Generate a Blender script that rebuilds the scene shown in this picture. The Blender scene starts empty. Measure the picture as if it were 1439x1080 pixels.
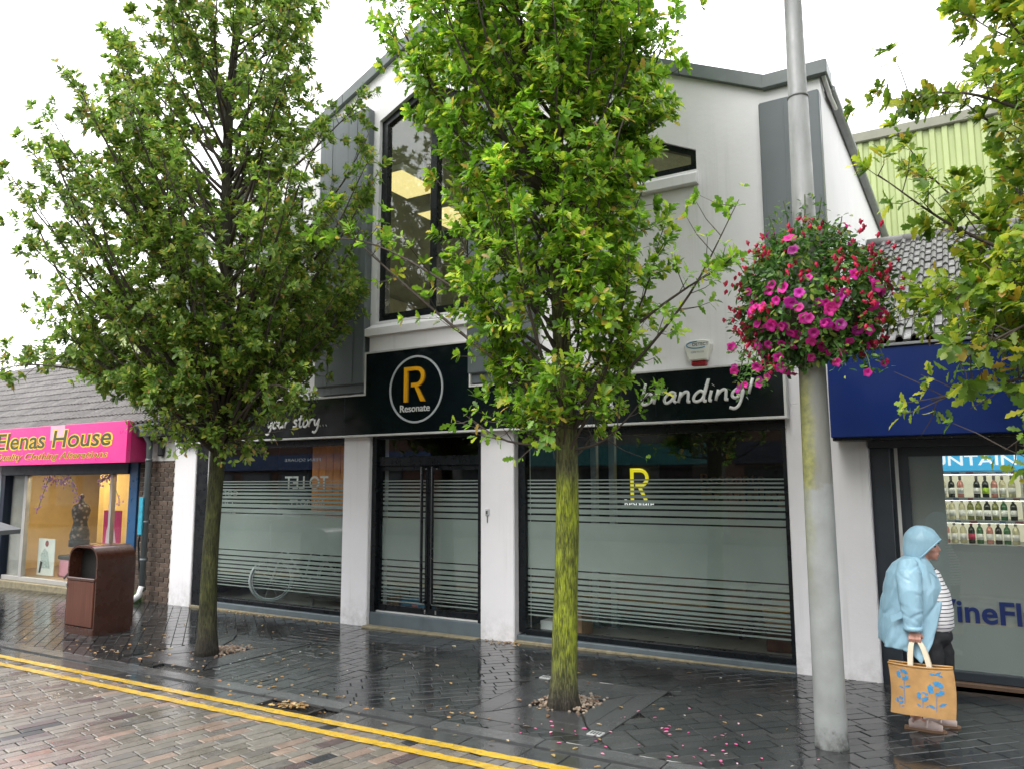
import bpy, bmesh, math, random
import numpy as np
from mathutils import Vector, Matrix, noise as mnoise
R = math.radians
sc = bpy.context.scene
COL = sc.collection
random.seed(7); rng = np.random.default_rng(7)

# ------------------------------------------------------------------ camera, world, sun, exposure
YAW, PITCH, ROLL, EYE = -0.54069826, 0.12507401, -0.00362671, 1.85
fwd = Vector((math.sin(YAW)*math.cos(PITCH), math.cos(YAW)*math.cos(PITCH), math.sin(PITCH)))
r0 = Vector((math.cos(YAW), -math.sin(YAW), 0)); u0 = r0.cross(fwd)
cr, sr = math.cos(ROLL), math.sin(ROLL)
right, up = cr*r0 + sr*u0, -sr*r0 + cr*u0
cam = bpy.data.objects.new('camera', bpy.data.cameras.new('camera')); COL.objects.link(cam)
M4 = Matrix((right, up, -fwd)).transposed().to_4x4(); M4.translation = Vector((0, 0, EYE))
cam.matrix_world = M4
cam.data.sensor_fit = 'HORIZONTAL'; cam.data.sensor_width = 36; cam.data.lens = 36*1080/1439
cam.data.clip_start = 0.05; cam.data.clip_end = 500
sc.camera = cam

SUN_EL, SUN_AZ = 52, 200      # degrees; azimuth clockwise from +y (behind the photographer, a little to the left)
w = bpy.data.worlds.new('World'); sc.world = w; w.use_nodes = True
nt = w.node_tree; nt.nodes.clear()
out = nt.nodes.new('ShaderNodeOutputWorld'); bg = nt.nodes.new('ShaderNodeBackground')
sky = nt.nodes.new('ShaderNodeTexSky'); sky.sky_type = 'NISHITA'; sky.sun_disc = False
sky.sun_elevation = R(SUN_EL); sky.sun_rotation = R(SUN_AZ)
hs = nt.nodes.new('ShaderNodeHueSaturation'); hs.inputs['Saturation'].default_value = 0.25
mx = nt.nodes.new('ShaderNodeMixRGB'); mx.inputs['Fac'].default_value = 0.86
tc = nt.nodes.new('ShaderNodeTexCoord')
cn = nt.nodes.new('ShaderNodeTexNoise'); cn.inputs['Scale'].default_value = 2.2; cn.inputs['Detail'].default_value = 5
cr_ = nt.nodes.new('ShaderNodeValToRGB')
cr_.color_ramp.elements[0].position = .3; cr_.color_ramp.elements[0].color = (15.0, 15.2, 15.6, 1)
cr_.color_ramp.elements[1].position = .75; cr_.color_ramp.elements[1].color = (20, 20.2, 20.4, 1)
nt.links.new(tc.outputs['Generated'], cn.inputs['Vector']); nt.links.new(cn.outputs['Fac'], cr_.inputs['Fac'])
nt.links.new(sky.outputs['Color'], hs.inputs['Color']); nt.links.new(hs.outputs['Color'], mx.inputs['Color1'])
nt.links.new(cr_.outputs['Color'], mx.inputs['Color2']); nt.links.new(mx.outputs['Color'], bg.inputs['Color'])
bg.inputs['Strength'].default_value = 0.085; nt.links.new(bg.outputs['Background'], out.inputs['Surface'])

sl = bpy.data.lights.new('sun', 'SUN'); sl.energy = 1.3; sl.angle = R(30); sl.color = (1, .97, .93)
so = bpy.data.objects.new('sun', sl); COL.objects.link(so)
sd = Vector((math.sin(R(SUN_AZ))*math.cos(R(SUN_EL)), math.cos(R(SUN_AZ))*math.cos(R(SUN_EL)), math.sin(R(SUN_EL))))
so.rotation_euler = sd.to_track_quat('Z', 'Y').to_euler()
vs = sc.view_settings; vs.view_transform = 'Standard'; vs.look = 'None'; vs.exposure = 1.05; vs.gamma = 1; vs.use_curve_mapping = False
sc.cycles.max_bounces = 10; sc.cycles.transparent_max_bounces = 24; sc.cycles.diffuse_bounces = 3; sc.cycles.glossy_bounces = 4
sc.cycles.caustics_reflective = False; sc.cycles.caustics_refractive = False

# ------------------------------------------------------------------ materials
class NT:
    def __init__(s, name):
        s.m = bpy.data.materials.new(name); s.m.use_nodes = True; s.t = s.m.node_tree; s.t.nodes.clear()
        s.out = s.n('ShaderNodeOutputMaterial')
    def n(s, ty, **kw):
        x = s.t.nodes.new(ty)
        for k, v in kw.items(): setattr(x, k, v)
        return x
    def l(s, a, b): s.t.links.new(a, b)
    def set(s, sock, v):
        if isinstance(v, bpy.types.NodeSocket): s.l(v, sock)
        else: sock.default_value = v
    def math(s, op, a, b=0.0, c=0.0):
        x = s.n('ShaderNodeMath', operation=op); s.set(x.inputs[0], a); s.set(x.inputs[1], b); s.set(x.inputs[2], c); return x.outputs[0]
    def noise(s, vec, scale, detail=4, rough=.55):
        x = s.n('ShaderNodeTexNoise'); s.l(vec, x.inputs['Vector']); x.inputs['Scale'].default_value = scale
        x.inputs['Detail'].default_value = detail; x.inputs['Roughness'].default_value = rough; return x.outputs['Fac']
    def obj(s): return s.n('ShaderNodeTexCoord').outputs['Object']
    def geo(s): return s.n('ShaderNodeNewGeometry')
    def mapping(s, vec, sc_): x = s.n('ShaderNodeMapping'); s.l(vec, x.inputs['Vector']); x.inputs['Scale'].default_value = sc_; return x.outputs['Vector']
    def rr(s, v, a, b, c, d):
        x = s.n('ShaderNodeMapRange'); s.set(x.inputs[0], v); x.inputs[1].default_value = a; x.inputs[2].default_value = b
        s.set(x.inputs[3], c); s.set(x.inputs[4], d); return x.outputs[0]
    def mix(s, f, a, b, mode='MIX'):
        x = s.n('ShaderNodeMixRGB', blend_type=mode); s.set(x.inputs[0], f)
        for i, v in ((1, a), (2, b)):
            if isinstance(v, tuple) and len(v) == 3: v = v + (1,)
            s.set(x.inputs[i], v)
        return x.outputs[0]
    def scale(s, c, f):
        x = s.n('ShaderNodeVectorMath', operation='SCALE'); s.set(x.inputs[0], c[:3] if isinstance(c, tuple) else c); s.set(x.inputs['Scale'], f); return x.outputs[0]
    def ramp(s, f, stops, interp='LINEAR'):
        x = s.n('ShaderNodeValToRGB'); s.set(x.inputs[0], f); e = x.color_ramp.elements; x.color_ramp.interpolation = interp
        while len(e) < len(stops): e.new(.5)
        for el, (p, c) in zip(e, stops): el.position = p; el.color = c + (1,)
        return x.outputs[0]
    def rand(s):
        a = s.n('ShaderNodeObjectInfo').outputs['Random']; b = s.geo().outputs['Random Per Island']
        return s.math('FRACT', s.math('ADD', a, s.math('MULTIPLY', b, 3.717)))
    def bump(s, h, strength=.3, dist=.01, normal=None):
        x = s.n('ShaderNodeBump'); s.l(h, x.inputs['Height']); x.inputs['Strength'].default_value = strength; x.inputs['Distance'].default_value = dist
        if normal: s.l(normal, x.inputs['Normal'])
        return x.outputs['Normal']
    def bsdf(s, col, rough=.6, metal=0., spec=.5, normal=None, emit=None, estr=0., coat=0.):
        x = s.n('ShaderNodeBsdfPrincipled')
        if isinstance(col, tuple): col = col[:3] + (1,)
        s.set(x.inputs['Base Color'], col); s.set(x.inputs['Roughness'], rough); s.set(x.inputs['Metallic'], metal)
        s.set(x.inputs['Specular IOR Level'], spec); s.set(x.inputs['Coat Weight'], coat)
        x.inputs['Coat Roughness'].default_value = .08
        if normal: s.l(normal, x.inputs['Normal'])
        if emit: s.set(x.inputs['Emission Color'], emit + (1,)); x.inputs['Emission Strength'].default_value = estr
        return x.outputs[0]
    def done(s, sh): s.l(sh, s.out.inputs['Surface']); return s.m

MATS = {}
def P(name, col=None, rough=.5, var=.12, vs=4, bump=.15, bs=60, metal=0., spec=.5, rnd=0., dirt=0., coat=0., rvar=.1):
    """plain painted / solid surface with mottling, grain and small wear"""
    if name in MATS: return MATS[name]
    t = NT(name); o = t.obj()
    c = t.scale(col, t.rr(t.noise(o, vs, 6), .25, .75, 1-var, 1+var))
    if rnd: c = t.scale(c, t.rr(t.rand(), 0, 1, 1-rnd, 1+rnd))
    if dirt:
        d = t.rr(t.noise(t.mapping(o, (3.5, 3.5, .7)), 1.6, 7, .65), .52, .78, 0., dirt)
        c = t.mix(d, c, t.scale(col, .45))
    r = t.rr(t.noise(o, vs*2.3, 4), .3, .7, max(.02, rough-rvar), min(1, rough+rvar))
    n = t.bump(t.noise(o, bs, 3), bump, .004) if bump else None
    MATS[name] = t.done(t.bsdf(c, r, metal, spec, n, coat=coat)); return MATS[name]

def emit(name, col, s):
    if name in MATS: return MATS[name]
    t = NT(name); MATS[name] = t.done(t.bsdf(tuple(min(1, c) for c in col), .5, emit=col, estr=s)); return MATS[name]

def render_wall():
    t = NT('white_render'); o = t.obj()
    c = t.scale((.80, .785, .80), t.rr(t.noise(o, 1.1, 6), .3, .7, .95, 1.03))
    streak = t.math('MULTIPLY', t.rr(t.noise(t.mapping(o, (7, 7, .2)), 1.7, 7, .62), .55, .78, 0., .34), t.rr(t.noise(o, .9, 3), .42, .62, .1, 1.))
    c = t.mix(streak, c, (.45, .45, .44))
    sep = t.n('ShaderNodeSeparateXYZ'); t.l(o, sep.inputs[0])
    low = t.math('MULTIPLY', t.rr(sep.outputs[2], 0., .38, 1., 0.), t.rr(t.noise(o, 9, 6, .7), .4, .7, 0., .55))
    c = t.mix(low, c, (.33, .32, .30))
    h = t.math('ADD', t.math('MULTIPLY', t.noise(o, 14, 5), 1.0), t.math('MULTIPLY', t.noise(o, 120, 2), .35))
    return t.done(t.bsdf(c, .62, 0, .35, t.bump(h, .35, .006)))

def pale_panel(name, col):
    t = NT(name); o = t.obj()
    c = t.scale(col, t.rr(t.noise(o, 1.5, 5), .3, .7, .9, 1.1))
    st = t.rr(t.noise(t.mapping(o, (9, 9, .12)), 1.3, 4, .5), .58, .66, 0., .5)
    c = t.mix(st, c, tuple(x*.5 for x in col))
    return t.done(t.bsdf(c, .33, 0, .5, t.bump(t.noise(o, 5, 3), .12, .01)))

def stone_mat(name, stops, rough0, rough1, grain=.25, wet=.55):
    """wet paving stone: colour per stone, granite speckle, roughness broken up by standing water"""
    t = NT(name); o = t.obj()
    pos = t.geo().outputs['Position']
    c = t.ramp(t.rand(), stops, 'CONSTANT')
    sp = t.rr(t.noise(pos, 260, 2, .7), .35, .65, 1-grain, 1+grain)
    md = t.rr(t.noise(pos, 11, 5, .6), .3, .7, .8, 1.18)
    c = t.scale(t.scale(c, sp), md)
    w_ = t.noise(pos, 1.3, 6, .62)
    r = t.rr(w_, .38, .62, rough0, rough1)
    h = t.math('ADD', t.math('MULTIPLY', t.noise(pos, 70, 3), t.rr(w_, .4, .6, .25, 1.)), t.math('MULTIPLY', t.noise(pos, 9, 3), .9))
    return t.done(t.bsdf(c, r, 0, wet, t.bump(h, .28, .004)))

def leaf_mat(name, stops, trans=.35, rough=.38):
    t = NT(name)
    c = t.ramp(t.geo().outputs['Random Per Island'], stops)
    o = t.obj(); c = t.scale(c, t.rr(t.noise(o, 1.9, 4), .3, .7, .68, 1.42))
    b = t.bsdf(c, rough, 0, .5)
    tr = t.n('ShaderNodeBsdfTranslucent'); t.l(t.scale(c, 1.5), tr.inputs['Color'])
    m = t.n('ShaderNodeMixShader'); m.inputs[0].default_value = trans; t.l(b, m.inputs[1]); t.l(tr.outputs[0], m.inputs[2])
    return t.done(m.outputs[0])

def bark_mat(name, base, moss, z0, z1, amount, side=(.6, -.8)):
    t = NT(name); o = t.obj()
    v = t.mapping(o, (26, 26, 5))
    n1 = t.noise(v, 1.0, 6, .65)
    vor = t.n('ShaderNodeTexVoronoi', feature='DISTANCE_TO_EDGE'); t.l(t.mix(.12, t.mapping(o, (62, 62, 11)), t.n('ShaderNodeTexNoise').outputs['Color']), vor.inputs['Vector']); vor.inputs['Scale'].default_value = 1.
    crack = t.rr(t.math('ADD', t.noise(t.mapping(o, (95, 95, 13)), 1., 5, .7), t.math('MULTIPLY', t.math('SUBTRACT', t.noise(t.mapping(o, (14, 14, 4)), 1., 3), .5), .35)), .36, .56, 0., 1.)
    c = t.scale(base, t.rr(n1, .3, .7, .55, 1.5))
    sep = t.n('ShaderNodeSeparateXYZ'); t.l(o, sep.inputs[0])
    band = t.math('MULTIPLY', t.rr(sep.outputs[2], z0-.25, z0+.25, 0., 1.), t.rr(sep.outputs[2], z1-.05, z1+.12, 1., .25))
    g = t.geo(); dt = t.n('ShaderNodeVectorMath', operation='DOT_PRODUCT'); t.l(g.outputs['Normal'], dt.inputs[0]); dt.inputs[1].default_value = (side[0], side[1], 0)
    sidef = t.rr(dt.outputs['Value'], -.6, .5, .35, 1.)
    f = t.math('MULTIPLY', t.math('MULTIPLY', band, sidef), t.rr(t.noise(o, 5, 6, .7), .3, .55, .6, 1.))
    f = t.math('MULTIPLY', f, t.rr(crack, 0, 1, .5, 1.))
    f = t.math('MULTIPLY', f, amount)
    c = t.mix(f, c, t.scale(moss, t.rr(n1, .3, .7, .75, 1.3)))
    c = t.scale(c, t.rr(crack, 0, 1, .42, 1.05))
    h = t.math('ADD', t.math('MULTIPLY', crack, .8), n1)
    return t.done(t.bsdf(c, .8, 0, .3, t.bump(h, .9, .012)))

def glass_mat(name, tint=(.93, .96, .95), refl=1.0):
    t = NT(name)
    tr = t.n('ShaderNodeBsdfTransparent'); tr.inputs[0].default_value = tint + (1,)
    gl = t.n('ShaderNodeBsdfGlossy'); gl.inputs['Roughness'].default_value = .015; gl.inputs[0].default_value = (1, 1, 1, 1)
    g = t.geo(); dp = t.n('ShaderNodeVectorMath', operation='DOT_PRODUCT'); t.l(g.outputs['Normal'], dp.inputs[0]); t.l(g.outputs['Incoming'], dp.inputs[1])
    fr = t.math('ADD', t.math('MULTIPLY', t.math('POWER', t.math('SUBTRACT', 1., t.math('ABSOLUTE', dp.outputs['Value'])), 5.), .96), .04)
    m = t.n('ShaderNodeMixShader'); t.l(t.math('MULTIPLY', fr, refl), m.inputs[0]); t.l(tr.outputs[0], m.inputs[1]); t.l(gl.outputs[0], m.inputs[2])
    return t.done(m.outputs[0])

def film_mat(name, col, opac):
    t = NT(name); o = t.obj()
    tr = t.n('ShaderNodeBsdfTransparent'); tr.inputs[0].default_value = (.85, .9, .88, 1)
    b = t.bsdf(t.scale(col, t.rr(t.noise(o, 1.2, 3), .3, .7, .92, 1.08)), .3, 0, .5)
    m = t.n('ShaderNodeMixShader'); m.inputs[0].default_value = opac; t.l(tr.outputs[0], m.inputs[1]); t.l(b, m.inputs[2])
    return t.done(m.outputs[0])

WHITE = render_wall()
PANEL = pale_panel('grey_cladding', (.105, .125, .132))
TRIM = P('grey_coping', (.13, .15, .15), .4, bump=.05)
BLACK = P('black_frame', (.006, .008, .010), .3, spec=.35, bump=.05, var=.2)
SIGNBK = P('gloss_black_sign', (.005, .009, .011), .12, spec=.32, var=.2, vs=2, bump=.02, bs=4, rvar=.05)
WTRIM = P('pale_trim', (.62, .62, .60), .4, dirt=.3, bump=.04)
SILLM = P('grey_blue_sill', (.10, .125, .14), .45, dirt=.5)
GLASS = glass_mat('window_glass')
GLASSUP = glass_mat('upper_window_glass', (.86, .9, .88), 1.5)
FILM = film_mat('frosted_film', (.34, .375, .352), .92)
FILM2 = film_mat('pale_frosted_film', (.36, .37, .36), .9)
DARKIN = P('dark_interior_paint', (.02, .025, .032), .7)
FLOORIN = P('interior_floor', (.34, .335, .30), .35)
BARK_L = bark_mat('dark_bark', (.045, .039, .03), (.075, .085, .018), .3, 2.6, .75)
BARK_C = bark_mat('mossy_bark', (.075, .066, .05), (.25, .30, .022), .32, 1.83, 1.0)
BARK_R = bark_mat('grey_bark', (.08, .07, .055), (.16, .18, .03), .3, 2., .6)
TWIG = P('twig_bark', (.055, .042, .032), .8, bump=.2)

# ------------------------------------------------------------------ mesh helpers
def gz(x, y=0): return .009*(x+4.)

class MB:
    def __init__(s): s.v = []; s.f = []; s.mi = []; s.cm = 0
    def add(s, vs_, fs):
        b = len(s.v); s.v += [tuple(v) for v in vs_]; s.f += [tuple(i+b for i in f) for f in fs]; s.mi += [s.cm]*len(fs); return s
    def box(s, x0, x1, y0, y1, z0, z1, c=0.):
        x0, x1 = min(x0, x1), max(x0, x1); y0, y1 = min(y0, y1), max(y0, y1); z0, z1 = min(z0, z1), max(z0, z1)
        if c <= 0:
            return s.add([(x0,y0,z0),(x1,y0,z0),(x1,y1,z0),(x0,y1,z0),(x0,y0,z1),(x1,y0,z1),(x1,y1,z1),(x0,y1,z1)],
                         [(0,3,2,1),(4,5,6,7),(0,1,5,4),(1,2,6,5),(2,3,7,6),(3,0,4,7)])
        lo, hi = (x0, y0, z0), (x1, y1, z1); c = min(c, (x1-x0)*.45, (y1-y0)*.45, (z1-z0)*.45)
        V = {}; L = []
        for sx in (0, 1):
            for sy in (0, 1):
                for sz in (0, 1):
                    for ax in range(3):
                        p = [(lo, hi)[k][i] + (c, -c)[k]*(i != ax) for i, k in enumerate((sx, sy, sz))]
                        V[sx, sy, sz, ax] = len(L); L.append(tuple(p))
        F = []
        for ax in range(3):
            o1, o2 = (ax+1) % 3, (ax+2) % 3
            for k in (0, 1):
                q = []
                for a, b in ((0,0),(1,0),(1,1),(0,1)):
                    t = [0,0,0]; t[ax] = k; t[o1] = a; t[o2] = b; q.append(V[t[0],t[1],t[2],ax])
                F.append(tuple(q if k else q[::-1]))
        for ax in range(3):          # edges along ax
            o1, o2 = (ax+1) % 3, (ax+2) % 3
            for a in (0, 1):
                for b in (0, 1):
                    t0 = [0,0,0]; t0[o1] = a; t0[o2] = b; t1 = list(t0); t1[ax] = 1
                    q = [V[(*t0, o1)], V[(*t1, o1)], V[(*t1, o2)], V[(*t0, o2)]]
                    F.append(tuple(q if a == b else q[::-1]))
        for sx in (0, 1):
            for sy in (0, 1):
                for sz in (0, 1):
                    q = [V[sx,sy,sz,0], V[sx,sy,sz,1], V[sx,sy,sz,2]]
                    F.append(tuple(q if (sx+sy+sz) % 2 else q[::-1]))
        return s.add(L, F)
    def prism(s, poly, axis, a, b):
        """poly: 2-D points (counter-clockwise seen along -axis is not required); axis 'x','y','z'"""
        n = len(poly)
        def mk(p, h):
            return {'x': (h, p[0], p[1]), 'y': (p[0], h, p[1]), 'z': (p[0], p[1], h)}[axis]
        vs_ = [mk(p, a) for p in poly] + [mk(p, b) for p in poly]
        fs = [tuple(range(n))[::-1], tuple(range(n, 2*n))] + [(i, (i+1) % n, n+(i+1) % n, n+i) for i in range(n)]
        return s.add(vs_, fs)
    def tube(s, pts, rad, n=8, cap=True, sq=(1, 1)):
        pts = [Vector(p) for p in pts]; b = len(s.v); prev = None; rings = []
        for i, p in enumerate(pts):
            d = (pts[min(i+1, len(pts)-1)] - pts[max(i-1, 0)]); d = d.normalized() if d.length > 1e-9 else Vector((0, 0, 1))
            if prev is None: a = d.orthogonal().normalized() if abs(d.z) < .95 else Vector((1, 0, 0)); a = (a - d*a.dot(d)).normalized()
            else: a = (prev - d*prev.dot(d)).normalized()
            prev = a; c = d.cross(a); r = rad[i] if hasattr(rad, '__len__') else rad
            rings.append([p + (a*math.cos(2*math.pi*k/n)*sq[0] + c*math.sin(2*math.pi*k/n)*sq[1])*r for k in range(n)])
        vs_ = [q for rg in rings for q in rg]; m = len(rings)
        fs = [(i*n+k, i*n+(k+1) % n, (i+1)*n+(k+1) % n, (i+1)*n+k) for i in range(m-1) for k in range(n)]
        if cap: fs += [tuple(range(n))[::-1], tuple((m-1)*n+k for k in range(n))]
        return s.add(vs_, fs)
    def lathe(s, prof, c=(0, 0, 0), n=16):
        vs_ = [(c[0]+r*math.cos(2*math.pi*k/n), c[1]+r*math.sin(2*math.pi*k/n), c[2]+z) for r, z in prof for k in range(n)]
        m = len(prof)
        fs = [(i*n+k, i*n+(k+1) % n, (i+1)*n+(k+1) % n, (i+1)*n+k) for i in range(m-1) for k in range(n)]
        fs += [tuple(range(n))[::-1], tuple((m-1)*n+k for k in range(n))]
        return s.add(vs_, fs)
    def ell(s, c, r, nu=14, nv=9):
        vs_ = []; 
        for j in range(nv+1):
            ph = math.pi*j/nv
            for i in range(nu):
                th = 2*math.pi*i/nu
                vs_.append((c[0]+r[0]*math.sin(ph)*math.cos(th), c[1]+r[1]*math.sin(ph)*math.sin(th), c[2]-r[2]*math.cos(ph)))
        fs = [(j*nu+i, j*nu+(i+1) % nu, (j+1)*nu+(i+1) % nu, (j+1)*nu+i) for j in range(nv) for i in range(nu)]
        return s.add(vs_, fs)
    def mesh(s, name, mats, smooth=False):
        me = bpy.data.meshes.new(name); me.from_pydata(s.v, [], s.f)
        for m in (mats if isinstance(mats, (list, tuple)) else [mats]): me.materials.append(m)
        if any(s.mi): me.polygons.foreach_set('material_index', s.mi)
        if smooth: me.polygons.foreach_set('use_smooth', [True]*len(me.polygons))
        me.validate(); me.update(); return me
    def build(s, name, mats, parent=None, smooth=False, **props):
        o = bpy.data.objects.new(name, s.mesh(name, mats, smooth)); COL.objects.link(o)
        if smooth == 'auto':
            pass
        return attach(o, parent, **props)

def attach(o, parent=None, **props):
    if parent is not None:
        o.parent = parent
        if parent.type == 'EMPTY': o.matrix_parent_inverse = Matrix.Translation(-Vector(parent.location))
    for k, v in props.items(): o[k] = v
    return o

def thing(name, label, cat, loc, group=None):
    o = bpy.data.objects.new(name, None); COL.objects.link(o); o.location = loc; o.empty_display_size = .1
    o['label'] = label; o['category'] = cat
    if group: o['group'] = group
    return o

def smooth_by_angle(o, ang=40):
    me = o.data; me.polygons.foreach_set('use_smooth', [True]*len(me.polygons))
    bm = bmesh.new(); bm.from_mesh(me)
    for e in bm.edges:
        e.smooth = not (len(e.link_faces) == 2 and e.calc_face_angle(0) > R(ang))
    bm.to_mesh(me); bm.free(); return o

def text(body, name, m, parent, box, y, depth=.004, offset=0., shear=0., mirror=False, spacing=1., **props):
    """flat lettering fitted to box (x0,x1,z0,z1) on the plane y, facing -y"""
    cu = bpy.data.curves.new(name, 'FONT'); cu.body = body; cu.size = 1; cu.offset = offset; cu.shear = shear; cu.space_character = spacing
    cu.resolution_u = 4; cu.fill_mode = 'FRONT' if depth == 0 else 'BOTH'; cu.extrude = .5 if depth else 0
    t = bpy.data.objects.new('tmp', cu); COL.objects.link(t)
    me = bpy.data.meshes.new_from_object(t.evaluated_get(bpy.context.evaluated_depsgraph_get()))
    bpy.data.objects.remove(t); bpy.data.curves.remove(cu)
    n = len(me.vertices); co = np.empty(n*3); me.vertices.foreach_get('co', co); co = co.reshape(-1, 3)
    x0, x1 = co[:, 0].min(), co[:, 0].max(); z0, z1 = co[:, 1].min(), co[:, 1].max()
    fx = (co[:, 0]-x0)/(x1-x0)
    if mirror: fx = 1-fx
    X = box[0]+fx*(box[1]-box[0]); Z = box[2]+(co[:, 1]-z0)/(z1-z0)*(box[3]-box[2])
    Y = y - (co[:, 2]+.5)*depth if depth else np.full(n, y)
    me.vertices.foreach_set('co', np.stack([X, Y, Z], 1).ravel()); me.name = name
    if mirror: me.flip_normals()
    me.materials.clear(); me.materials.append(m); me.update()
    o = bpy.data.objects.new(name, me); COL.objects.link(o); return attach(o, parent, **props)

def smoothpath(pts, k=6):
    p = [Vector(q) for q in pts]; p = [p[0]*2-p[1]] + p + [p[-1]*2-p[-2]]; o = []
    for i in range(1, len(p)-2):
        for j in range(k):
            t = j/k; a, b, c, d = p[i-1:i+3]
            o.append(.5*((2*b)+(c-a)*t+(2*a-5*b+4*c-d)*t*t+(3*b-a-3*c+d)*t**3))
    return o + [p[-2]]

D = 7.925          # front plane of the white building

# ================================================================== SETTING
ground = MB().box(-60, 40, -30, 60, -.9, -.7).build('ground', P('earth', (.05, .05, .045), .9), kind='structure')

def clip(poly, x0, x1, y0, y1):
    for ax, lim, sgn in ((0, x0, 1), (0, x1, -1), (1, y0, 1), (1, y1, -1)):
        o = []
        for i in range(len(poly)):
            a, b = poly[i-1], poly[i]; ia = (a[ax]-lim)*sgn >= 0; ib = (b[ax]-lim)*sgn >= 0
            if ia != ib:
                t = (lim-a[ax])/(b[ax]-a[ax]); o.append((a[0]+(b[0]-a[0])*t, a[1]+(b[1]-a[1])*t))
            if ib: o.append(b)
        poly = o
        if len(poly) < 3: return []
    return poly
def area(p): return abs(sum(p[i-1][0]*p[i][1]-p[i][0]*p[i-1][1] for i in range(len(p))))/2
def rectpoly(cx, cy, l, w_, a):
    ca, sa = math.cos(a), math.sin(a)
    return [(cx+ca*u*l/2-sa*v*w_/2, cy+sa*u*l/2+ca*v*w_/2) for u, v in ((-1,-1),(1,-1),(1,1),(-1,1))]
def inset(p, d):
    cx = sum(q[0] for q in p)/len(p); cy = sum(q[1] for q in p)/len(p); o = []
    for q in p:
        l = math.hypot(q[0]-cx, q[1]-cy) or 1; k = max(0, 1-d/l); o.append((cx+(q[0]-cx)*k, cy+(q[1]-cy)*k))
    return o
def bond(x0, x1, y0, y1, ang, L, W, joint=.006, lens=None, holes=()):
    """running-bond stones at an angle, clipped to a rectangle"""
    a = R(ang); ca, sa = math.cos(a), math.sin(a); cx, cy = (x0+x1)/2, (y0+y1)/2
    rad = math.hypot(x1-x0, y1-y0)/2+L*2; polys = []; r = random.Random(int(x0*100+y0*10+ang))
    row = -rad
    while row < rad:
        u = -rad - r.random()*L
        while u < rad:
            l = r.choice(lens) if lens else L
            um = u+l/2
            p = rectpoly(cx+ca*um-sa*row, cy+sa*um+ca*row, l-joint, W-joint, a); u += l
            p = clip(p, x0+joint/2, x1-joint/2, y0+joint/2, y1-joint/2)
            if len(p) >= 3 and area(p) > .0012:
                mxp = sum(q[0] for q in p)/len(p); myp = sum(q[1] for q in p)/len(p)
                if not any(h[0] < mxp < h[1] and h[2] < myp < h[3] for h in holes): polys.append(p)
        row += W
    return polys

def vis(x, y, z=0):
    v = Vector((x, y, z-EYE)); d = v.dot(fwd)
    if d < .3: return 0
    px, py = 719.5+1080*v.dot(right)/d, 539.5-1080*v.dot(up)/d
    return (1/d) if -20 < px < 1460 and -20 < py < 1100 else 0

def lay(polys, parent, name, m, top, h, jit=.002, tilt=.006, limit=300, stuff='', seed=1):
    """stones as parts: the nearest `limit` that are in view singly, the rest joined"""
    r = random.Random(seed); rows = []
    for p in polys:
        cx = sum(q[0] for q in p)/len(p); cy = sum(q[1] for q in p)/len(p)
        rows.append((vis(cx, cy)*(1+.0*r.random()), cx, cy, p))
    rows.sort(key=lambda t: -t[0])
    rest = MB()
    for i, (v, cx, cy, p) in enumerate(rows):
        mb = MB() if i < limit else rest
        dz = r.uniform(-jit, jit); tx, ty = r.uniform(-tilt, tilt), r.uniform(-tilt, tilt)
        def zt(q): return top+gz(q[0])+dz+(q[0]-cx)*tx+(q[1]-cy)*ty
        pi = inset(p, .006); n = len(p)
        vs_ = [(q[0], q[1], top-h+gz(q[0])) for q in p] + [(q[0], q[1], zt(q)-.004) for q in p] + [(q[0], q[1], zt(q)) for q in pi]
        fs = [(k, (k+1) % n, n+(k+1) % n, n+k) for k in range(n)] + [(n+k, n+(k+1) % n, 2*n+(k+1) % n, 2*n+k) for k in range(n)] + [tuple(range(2*n, 3*n))]
        if sum(p[k-1][0]*p[k][1]-p[k][0]*p[k-1][1] for k in range(n)) < 0: fs = [f[::-1] for f in fs]
        mb.add(vs_, fs)
        if i < limit: mb.build(name, m, parent)
    if rest.v: rest.build(stuff or name+'_rest', m, parent, kind='stuff')

def sheet(x0, x1, y0, y1, z, name, m, th=.1, parent=None, **kw):
    mb = MB(); n = 8
    for i in range(n):
        a, b = x0+(x1-x0)*i/n, x0+(x1-x0)*(i+1)/n
        mb.add([(a,y0,z+gz(a)),(b,y0,z+gz(b)),(b,y1,z+gz(b)),(a,y1,z+gz(a))], [(0,1,2,3)])
    mb.add([(x0,y0,z-th+gz(x0)),(x1,y0,z-th+gz(x1)),(x1,y1,z-th+gz(x1)),(x0,y1,z-th+gz(x0))], [(3,2,1,0)])
    return mb.build(name, m, parent, **kw)

JOINT = P('wet_joint_sand', (.03, .028, .025), .25, var=.3, vs=20, bump=.4, bs=120)
JOINT_R = P('pale_joint_sand', (.085, .08, .07), .3, var=.3, vs=20, bump=.4, bs=120)
PAVER = stone_mat('dark_wet_paver', [(0, (.022, .024, .025)), (.3, (.028, .029, .030)), (.6, (.019, .021, .022)), (.85, (.036, .036, .036))], .03, .17, .22, .6)
SETT = stone_mat('road_sett', [(0, (.14, .126, .104)), (.22, (.175, .158, .134)), (.42, (.20, .146, .115)), (.5, (.12, .11, .098)), (.68, (.158, .142, .12)), (.82, (.24, .175, .135)), (.90, (.022, .024, .027)), (.945, (.085, .062, .06))], .14, .42, .25, .5)
CHAN = stone_mat('channel_stone', [(0, (.05, .052, .052)), (.4, (.062, .062, .06)), (.7, (.043, .045, .047))], .03, .14, .2, .6)

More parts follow.
